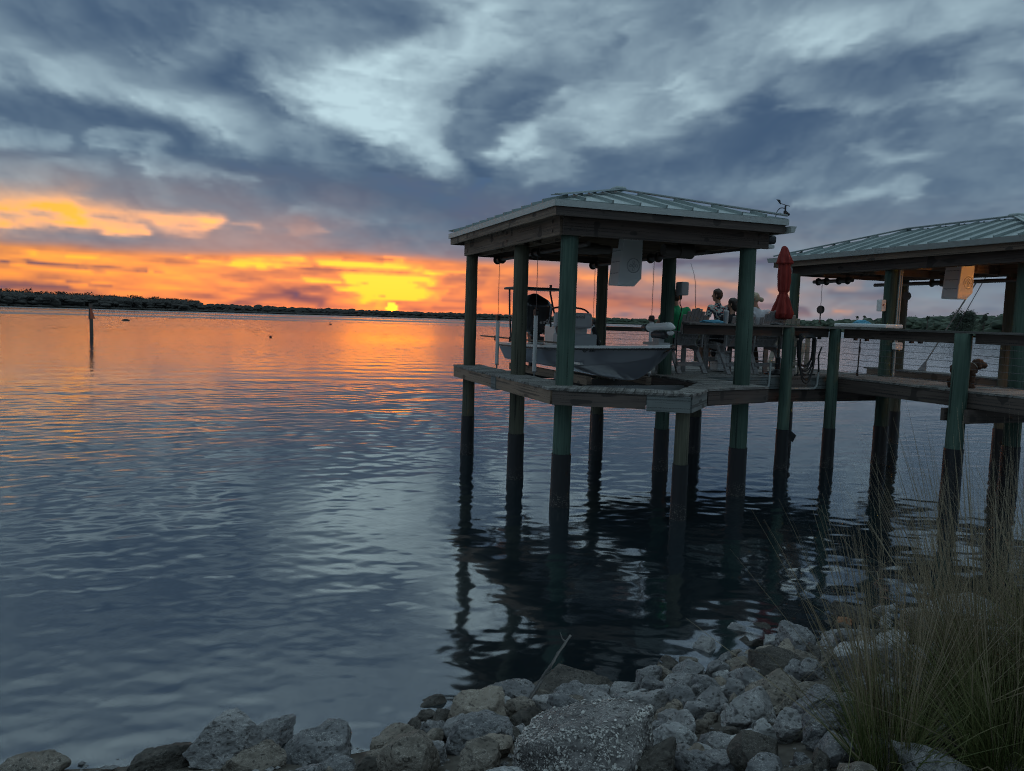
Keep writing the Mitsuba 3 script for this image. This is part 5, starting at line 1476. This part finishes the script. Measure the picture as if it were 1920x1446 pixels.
ROCK_BUMP = proc(rock_bump, 0.002)
for k, a in dict(
        grey=((0.078, 0.081, 0.087), (0.178, 0.179, 0.184), (0.400, 0.400, 0.392), (0.026, 0.026, 0.026)), pale=((0.131, 0.132, 0.136), (0.252, 0.252, 0.252), (0.470, 0.461, 0.452), (0.048, 0.046, 0.044)),
        brown=((0.078, 0.068, 0.056), (0.165, 0.146, 0.122), (0.365, 0.339, 0.304), (0.026, 0.023, 0.019)), dark=((0.026, 0.024, 0.021), (0.070, 0.063, 0.054), (0.157, 0.148, 0.131), (0.012, 0.012, 0.010)),
        white=((0.191, 0.196, 0.200), (0.339, 0.341, 0.341), (0.539, 0.539, 0.522), (0.078, 0.078, 0.077)), tan=((0.122, 0.103, 0.082), (0.226, 0.197, 0.162), (0.383, 0.348, 0.304), (0.044, 0.038, 0.031)),
        shell=((0.074, 0.070, 0.070), (0.157, 0.150, 0.148), (0.435, 0.426, 0.409), (0.022, 0.022, 0.022)), orange=((0.157, 0.065, 0.030), (0.261, 0.122, 0.061), (0.278, 0.191, 0.113), (0.039, 0.019, 0.014))).items():
    scene['rock_' + k] = {'type': 'twosided', 'bsdf': {'type': 'bumpmap', 'arbitrary': ROCK_BUMP, 'scale': 1.0, 'bsdf': {'type': 'principled', 'base_color': rock_fn(*a), 'roughness': 0.8}}}
TONE = dict(grey='grey', pale='pale', brown='brown', dark='dark', wet='dark', white='white', tan='tan', yellow='tan', orange='orange', striped='pale', driftgrey='grey', shell='shell')
ICO = {k: trimesh.creation.icosphere(k, 1.0) for k in (2, 3, 4, 5)}


def rock_mesh(seed, dims, sub, angular=0.5, rough=1.0, layered=False):
    g = np.random.default_rng(seed)
    m = ICO[sub]
    v = np.array(m.vertices)
    v = np.sign(v) * np.abs(v) ** 0.82
    for k in range(15):                           # flat broken faces
        n = unit(g.normal(size=3) * np.array([1, 1, .8]))
        d = g.uniform(0.46, 0.84)
        over = np.maximum(v @ n - d, 0)
        v = v - (over * (0.72 + 0.25 * angular))[:, None] * n
    s = seed * 3.1
    v = v * (1 + 0.42 * (meshkit.fbm(v * 1.1 + s, 3, seed) - 0.5))[:, None]
    size = np.asarray(dims, float) / 2
    q = v * size
    nn = unit_rows(v)
    hollow = np.abs(meshkit.fbm(q * 7.5 / max(.35, size.mean() * 2) * .5 + s, 4, seed + 3) - .5)
    fine = meshkit.fbm(q * 26 + s, 4, seed + 5) - .5
    mid = meshkit.fbm(q * 9 + s, 4, seed + 7) - .5
    q = q + nn * (rough * (0.055 * mid + 0.020 * fine - 0.10 * np.maximum(0.10 - hollow, 0)) * (0.5 + size.mean() * 1.6))[:, None]
    if layered:
        q = q + nn * (0.012 * np.sign(np.sin(q[:, 2] * 95 + 3 * mid)))[:, None]
    a = g.uniform(0, 6.28) if not layered else 0.2
    return q, m.faces


def unit_rows(a):
    return a / (np.linalg.norm(a, axis=1, keepdims=True) + 1e-12)


mat('shell_bit', proc(lambda p, n, uv: mix((0.20, 0.19, 0.18), (0.62, 0.61, 0.58), noise(p.x * 60, p.y * 60, p.z * 60))), 0.5)
ROCKS = [
    (-2.90, 4.52, 0.11, 0.61, 0.24, 'brown', 'coarse brown rock in the bottom left corner'),
    (-2.23, 4.73, 0.07, 0.44, 0.19, 'dark', 'dark low wet slab left of the pointed pale block'),
    (-1.81, 4.85, 0.11, 0.58, 0.37, 'pale', 'pale grey block with a raised left corner, at the water on the left'),
    (-1.63, 5.04, 0.06, 0.49, 0.21, 'grey', 'grey rock behind the rounded brown rock on the left'),
    (-1.54, 4.72, 0.11, 0.46, 0.22, 'brown', 'rounded brown rock in front of the pale block on the left'),
    (-1.20, 4.96, 0.09, 0.61, 0.29, 'grey', 'long grey ridge of rock with a dark right-hand face'),
    (-0.71, 4.91, 0.14, 0.46, 0.26, 'brown', 'humped brown-grey rock right of the dark-faced ridge'),
    (-0.72, 4.67, 0.17, 0.29, 0.16, 'brown', 'small arched brown rock under the humped brown-grey rock'),
    (-0.64, 4.58, 0.21, 0.21, 0.16, 'pale', 'small pale knobbly rock left of the big shell boulder'),
    (-0.56, 5.40, 0.04, 0.19, 0.13, 'dark', 'small dark brown rock at the water, left of the tan wedge'),
    (-0.47, 5.08, 0.10, 0.22, 0.18, 'grey', 'blue-grey upright rock below the small dark brown one'),
    (-0.42, 4.55, 0.25, 0.26, 0.15, 'pale', 'pale rounded rock at the lower edge left of the shell boulder'),
    (-0.24, 5.37, 0.08, 0.23, 0.21, 'tan', 'tan wedge-shaped rock beside the big sloping grey one'),
    (-0.27, 5.53, 0.05, 0.44, 0.19, 'grey', 'grey rock behind the tan wedge'),
    (-0.15, 4.74, 0.31, 0.60, 0.31, 'grey', 'big sloping grey rock left of the shell boulder'),
    (0.07, 5.75, 0.05, 0.52, 0.19, 'grey', 'smooth grey rock at the water below the dead stick'),
    (0.59, 5.75, 0.07, 0.66, 0.22, 'grey', 'long grey rock under the foot of the dead stick'),
    (0.61, 5.97, 0.04, 0.86, 0.23, 'wet', 'dark wet rock half under water behind the dead stick'),
    (0.08, 5.41, 0.11, 0.39, 0.16, 'brown', 'brown rock between the tan wedge and the shell boulder'),
    (0.44, 4.07, 0.61, 0.90, 0.53, 'shell', 'very large boulder crusted with shell fragments at the bottom centre'),
    (-0.12, 4.16, 0.45, 0.30, 0.23, 'brown', 'brown rock at the lower left foot of the shell boulder'),
    (0.99, 5.52, 0.15, 0.28, 0.22, 'white', 'pale whitish rock on the upper right of the shell boulder'),
    (1.17, 6.01, 0.05, 0.28, 0.19, 'grey', 'grey rock at the water above the pale whitish rock'),
    (1.31, 6.23, 0.03, 0.10, 0.11, 'yellow', 'small yellowish stone at the water'),
    (1.50, 6.17, 0.06, 0.45, 0.21, 'grey', 'rounded dark grey rock right of the yellowish stone'),
    (1.36, 5.77, 0.14, 0.44, 0.20, 'pale', 'long pale rock below the rounded dark grey rock'),
    (1.09, 4.52, 0.44, 0.33, 0.22, 'white', 'large whitish rock right of the shell boulder'),
    (1.44, 5.13, 0.33, 0.38, 0.20, 'grey', 'oblong grey rock above the whitish rock'),
    (1.66, 5.47, 0.27, 0.25, 0.14, 'pale', 'pale rock left of the broad brown rock'),
    (1.51, 4.68, 0.47, 0.29, 0.20, 'striped', 'layered rock with pale stripes'),
    (1.52, 4.26, 0.57, 0.17, 0.16, 'white', 'bright angular rock under the first grass blades'),
    (1.08, 4.10, 0.54, 0.14, 0.18, 'tan', 'small tan oval rock at the bottom edge'),
    (2.59, 6.76, 0.13, 0.50, 0.31, 'grey', 'pointed grey rock nearest the pilings'),
    (2.15, 6.01, 0.23, 0.28, 0.19, 'brown', 'brown rock below the pointed grey rock'),
    (1.91, 6.49, 0.04, 0.29, 0.13, 'driftgrey', 'flat grey slab lying at the water left of the pointed rock'),
    (1.89, 5.12, 0.45, 0.57, 0.28, 'brown', 'broad brown rock in front of the grass'),
    (3.15, 6.92, 0.12, 0.57, 0.20, 'pale', 'pale rock at the water behind the grass stalks'),
    (3.12, 6.45, 0.25, 0.32, 0.18, 'tan', 'pinkish rock behind the grass stalks'),
    (2.70, 5.90, 0.37, 0.48, 0.25, 'white', 'large pale rock among the grass stalks'),
    (3.20, 6.20, 0.35, 0.47, 0.26, 'pale', 'pale rock deep among the grass stalks'),
    (3.36, 7.45, 0.04, 0.24, 0.15, 'orange', 'small orange-brown stone at the water behind the grass'),
    (4.61, 7.77, 0.07, 1.54, 0.23, 'driftgrey', 'long low slab along the water at the right edge'),
    (3.95, 6.01, 0.48, 0.47, 0.23, 'pale', 'pale rock behind the grass at the right edge'),
    (3.80, 6.65, 0.28, 0.47, 0.21, 'grey', 'grey rock at the water far right'),
    (1.80, 6.16, 0.11, 0.29, 0.15, 'grey', 'grey rock between the flat slab and the pale rock'),
    (1.22, 4.00, 0.59, 0.35, 0.19, 'grey', 'dark grey rock at the bottom edge under the grass'),
    (1.69, 4.36, 0.60, 0.25, 0.22, 'pale', 'pale rock half hidden by grass blades'),
    (2.86, 5.27, 0.56, 0.41, 0.24, 'grey', 'grey rock half hidden in the grass clump'),
    (-1.03, 4.49, 0.19, 0.39, 0.20, 'grey', 'grey rock at the bottom edge left of centre'),
    (-0.79, 4.31, 0.27, 0.28, 0.18, 'dark', 'dark rock at the bottom edge under the humped rock'),
]
taken = []
Rz = np.array([[math.cos(YAW), math.sin(YAW), 0], [-math.sin(YAW), math.cos(YAW), 0], [0, 0, 1]])
for i, (x, y, z, w, h, tone, text) in enumerate(ROCKS):
    depth = w * (0.62 if tone != 'driftgrey' else 0.45) + 0.3 * h
    H_ = min(max((h - 0.30 * depth) / 0.80, 0.32 * h), 1.1 * h) + 0.10
    t = thing('rock', text, 'rock', 'riprap rocks along the bank')
    big = tone == 'shell'
    q, f = rock_mesh(100 + i, (w * (1.30 if big else 1.16), depth * (1.35 if big else 1.1), H_ * (1.35 if big else 1.18)), 5 if w > 0.36 or big else 4, angular=0.0 if big else 0.6, layered=tone == 'striped')
    q = q @ Rz + site(x, y, z - 0.03)
    put(t, (q, f), 'rock_' + TONE[tone], True)
    if big:                                       # shell fragments set in the concrete-like mass
        mesh_ = trimesh.Trimesh(q, f, process=False)
        fn_ = mesh_.face_normals
        g = np.random.default_rng(6)
        up_ = np.nonzero(fn_ @ (np.array([0, 0, .75]) - FWD_H * .65) > 0.05)[0]
        for nm, count, lo, hi in (('shell_fragment', 2600, .0025, .0075), ('shell_fragment', 420, .007, .016)):
            pick = up_[g.integers(len(up_), size=count)]
            c = q[f[pick]].mean(1)
            n_ = fn_[pick] + g.normal(0, .28, (count, 3))
            n_ /= np.linalg.norm(n_, axis=1, keepdims=True)
            s1 = np.cross(n_, g.normal(size=(count, 3)))
            s1 /= np.linalg.norm(s1, axis=1, keepdims=True)
            s2 = np.cross(n_, s1)
            r_ = g.uniform(lo, hi, (count, 1))
            asp = g.uniform(.35, .8, (count, 1))
            ang_ = np.arange(6) * math.pi / 3
            ring = [c + n_ * r_ * .45 + (s1 * math.cos(t_) + s2 * asp * math.sin(t_)) * r_ for t_ in ang_]
            V_ = np.stack(ring + [c + n_ * r_ * .75, c - n_ * r_ * .3], 1)
            F1 = np.array([[k_, (k_ + 1) % 6, 6] for k_ in range(6)] + [[(k_ + 1) % 6, k_, 7] for k_ in range(6)])
            kk = part(t, nm, (V_.reshape(-1, 3), (F1[None] + (np.arange(count) * 8)[:, None, None]).reshape(-1, 3)), 'shell_bit')
            labels[kk] = {'kind': 'stuff', 'label': 'pale shell fragments stuck in the boulder'}
    taken.append((x, y, w / 2))
fill = np.random.default_rng(8)
tones = ['grey', 'grey', 'brown', 'pale', 'grey', 'tan', 'dark', 'white', 'brown']
made = 0
for k in range(9000):
    if made >= 275:
        break
    x = fill.uniform(-3.8, 5.2) if k % 3 else fill.uniform(1.1, 2.7)
    edge = np.interp(x, [p[0] for p in SHORE], [p[1] for p in SHORE]) + 0.25
    y = edge - fill.uniform(-0.30, 3.5 if x > 1.2 else 2.6)
    if y < 3.0 + 0.30 * max(0, -x) or abs(x) > y * 0.78 + 1.2:
        continue
    r = 0.5 * min(0.50, 0.13 + 0.11 * fill.exponential(1.0))
    if x < -0.6 and (edge - y < 0.9 or x < -2.0):
        continue
    if any((x - a) ** 2 + (y - b) ** 2 < (0.45 * (r + c)) ** 2 for a, b, c in taken):
        continue
    taken.append((x, y, r))
    tone = tones[int(fill.integers(len(tones)))]
    if edge - y < 0.25 and fill.random() < 0.6:
        tone = 'dark'
    zone = 'left of the shell boulder' if x < -0.2 else 'beside the shell boulder' if x < 1.0 else 'between the shell boulder and the grass' if x < 2.3 else 'under the grass'
    where = ('at the waterline ' if edge - y < 0.5 else '') + zone
    name = {'grey': 'grey rock', 'brown': 'brown rock', 'pale': 'pale grey rock', 'tan': 'tan rock', 'dark': 'dark rock', 'white': 'whitish rock'}[tone]
    size = 'small ' if r < 0.09 else 'large ' if r > 0.15 else ''
    t = thing('rock', '%sloose %s %s' % (size, name, where), 'rock', '%s%ss %s' % (size, name, where))
    e = fill.uniform(0.7, 1.25, 3)
    q, f = rock_mesh(400 + k, (2 * r * e[0] * 1.15, 2 * r * e[1], 2 * r * (0.55 + 0.35 * e[2])), 4 if r > 0.17 else 3)
    a = fill.uniform(0, 6.28)
    b_ = fill.normal(0, .45)
    q = q @ np.array([[1, 0, 0], [0, math.cos(b_), math.sin(b_)], [0, -math.sin(b_), math.cos(b_)]])
    q = q @ np.array([[math.cos(a), math.sin(a), 0], [-math.sin(a), math.cos(a), 0], [0, 0, 1]])
    put(t, (q + site(x, y, float(bank_z(x, y)) + 0.35 * r), f), 'rock_' + tone, True)
    made += 1
# gravel and broken shell between the rocks
mb = MB()
oct_v = np.array([[1, 0, 0], [-1, 0, 0], [0, 1, 0], [0, -1, 0], [0, 0, 1], [0, 0, -1.0]])
oct_f = np.array([[0, 2, 4], [2, 1, 4], [1, 3, 4], [3, 0, 4], [2, 0, 5], [1, 2, 5], [3, 1, 5], [0, 3, 5]])
for k in range(2600):
    x = fill.uniform(-3.5, 7)
    edge = np.interp(x, [p[0] for p in SHORE], [p[1] for p in SHORE]) + 0.25
    y = edge - fill.uniform(0, 3.2)
    if y < 3.0:
        continue
    r = 0.008 + 0.020 * fill.random() ** 2
    mb.add(oct_v * r * fill.uniform(0.6, 1.5, (6, 1)) * [1.2, 1, .6] + site(x, y, float(bank_z(x, y)) + 0.02), oct_f)
structure('gravel', mb, 'rock_pale', False, kind='stuff', label='gravel and broken shell between the rocks')

# the dead stick
t = thing('stick', 'bare dead stick propped up among the rocks at the water', 'stick')
sp_ = spline([site(.17, 5.60, .03), site(.25, 5.63, .17), site(.30, 5.645, .26), site(.345, 5.66, .33), site(.41, 5.685, .43), site(.505, 5.72, .56)], 30)
sp_ = sp_ + .004 * np.random.default_rng(4).normal(size=sp_.shape).cumsum(0) * .25
mat('dead_wood', wood_fn((0.12, 0.115, 0.11), (0.24, 0.23, 0.22), (0.05, 0.05, 0.05)), 0.85)
part(t, 'stem', MB().tube(sp_, np.linspace(.017, .009, 30) * (1 + .15 * np.sin(np.arange(30) * 2.2)), 8), 'dead_wood', True)
part(t, 'twig', MB().tube(spline([sp_[-3], sp_[-3] + RIGHT_H * -.03 + [0, 0, .03], sp_[-3] + RIGHT_H * -.045 + [0, 0, .075]], 8), [.006, .003], 5), 'dead_wood', True)
part(t, 'twig', MB().tube(spline([sp_[14], sp_[14] + RIGHT_H * .03 + [0, 0, .01], sp_[14] + RIGHT_H * .05 + [0, 0, .035]], 6), [.006, .003], 5), 'dead_wood', True)

# ------------------------------------------------------------------ grasses
def blade_fn(c1, c2, tip):
    def fn(p, n, uv):
        r = cell_rand(dr.floor(uv.x / 10.0), 2)
        return mix(mix(c1, c2, r), tip, smoothstep(0.35, 1.0, uv.y) * (0.3 + 0.7 * cell_rand(dr.floor(uv.x / 10.0), 6)))
    return proc(fn)


for k, c in dict(grass_leaf=((0.050, 0.080, 0.018), (0.135, 0.145, 0.048), (0.20, 0.175, 0.095)), grass_stalk=((0.17, 0.14, 0.085), (0.28, 0.23, 0.15), (0.30, 0.255, 0.18))).items():
    scene[k] = {'type': 'twosided', 'bsdf': {'type': 'principled', 'base_color': blade_fn(*c), 'roughness': 0.7}}


def blades(base, n, length, spread, droop, width, rng, base_r, lean=(0, 0), seg=8):
    """n ribbons fanning out of a tuft; droop bends them over."""
    th = rng.uniform(0, 2 * np.pi, n)
    tilt = np.abs(rng.normal(0, spread, n))
    L = rng.uniform(*length, n)
    b = base + np.stack([np.cos(th) * base_r * rng.random(n) ** .5, np.sin(th) * base_r * rng.random(n) ** .5, 0 * th], 1)
    th2 = th + rng.normal(0, .5, n)
    d = np.stack([np.sin(tilt) * np.cos(th2) + lean[0], np.sin(tilt) * np.sin(th2) + lean[1], np.cos(tilt)], 1)
    d /= np.linalg.norm(d, axis=1, keepdims=True)
    dr_ = rng.uniform(.5, 1.5, n) * droop
    t = np.linspace(0, 1, seg + 1)
    P = b[:, None] + d[:, None] * (t * 1.0)[None, :, None] * L[:, None, None]
    hor = d * [1, 1, 0]
    P = P + hor[:, None] * (dr_ * L)[:, None, None] * (t ** 2 * .5)[None, :, None]
    P[..., 2] -= (dr_ * L)[:, None] * (t ** 2.3)[None]
    P += (rng.normal(0, .012, (n, 1, 3)) * np.sin(t * 5)[None, :, None])
    snap = (rng.random(n) < .14)[:, None] * np.clip(t - rng.uniform(.4, .8, (n, 1)), 0, 1)      # some are bent over or broken
    P[..., 2] -= snap * L[:, None] * 1.5
    P[..., :2] += (hor[:, None, :2] + rng.normal(0, .25, (n, 1, 2))) * (snap * L[:, None])[..., None] * .6
    side = np.cross(d, np.stack([np.cos(th + 1.3), np.sin(th + 1.3), 0.2 * np.sin(th * 3)], 1))
    side /= np.linalg.norm(side, axis=1, keepdims=True)
    w = width * rng.uniform(.45, 1.6, n)[:, None] * (1 - t ** 1.6 * .85)[None]
    V = np.stack([P - side[:, None] * w[..., None] / 2, P + side[:, None] * w[..., None] / 2], 2)
    idx = np.arange(n)[:, None] * (2 * (seg + 1)) + 2 * np.arange(seg)[None]
    F_ = np.stack([idx, idx + 1, idx + 3, idx + 2], -1).reshape(-1, 4)
    uv = np.stack([np.broadcast_to((np.arange(n) * 10.0 + 5)[:, None, None], (n, seg + 1, 2)), np.broadcast_to(t[None, :, None], (n, seg + 1, 2))], -1)
    return V.reshape(-1, 3), F_, uv.reshape(-1, 2)


gr = np.random.default_rng(31)
CLUMPS = [
    ('large grass clump with green blades and tall tan stalks at the right edge', 2.62, 3.92, 1200, 260, (.6, 1.0), (1.15, 1.9), .20),
    ('grass clump with long pale stalks arching left over the rocks', 2.08, 3.92, 330, 200, (.45, .75), (1.1, 1.6), .14),
    ('sparse grass clump behind the large one, nearer the water', 2.95, 4.65, 220, 210, (.45, .75), (1.1, 1.7), .17),
    ('dense green grass clump in the bottom right corner', 3.0, 3.72, 1500, 80, (.65, 1.15), (.9, 1.5), .20),
    ('thin grass clump farthest right by the water', 3.75, 5.0, 200, 190, (.45, .75), (1.1, 1.7), .16),
    ('low grass clump at the bottom edge, left of the others', 1.86, 3.55, 420, 60, (.4, .75), (.8, 1.2), .14),
    ('short green grass clump at the very bottom, right of the low one', 2.35, 3.42, 900, 40, (.45, .8), (.8, 1.2), .20),
    ('grass clump at the far right edge beside the dense green one', 3.45, 4.05, 900, 170, (.6, 1.0), (1.1, 1.7), .20),
]
for text, x, y, n1, n2, l1, l2, br in CLUMPS:
    t = thing('grass_clump', text, 'grass', 'clumps of ornamental grass on the bank')
    b = site(x, y, float(bank_z(x, y)) + .02)
    for nm, a in (('leaves', blades(b, n1, l1, .36, .22, .0046, gr, br)), ('stalks', blades(b, n2, l2, 0.30, .06, .0047, gr, br * .8, lean=tuple((-RIGHT_H * .10)[:2])))):
        k = part(t, nm, (a[0], a[1]), 'grass_leaf' if nm == 'leaves' else 'grass_stalk', False, uv=a[2])
        labels[k] = {'kind': 'stuff', 'label': 'thin arching blades' if nm == 'leaves' else 'thin tan stalks'}
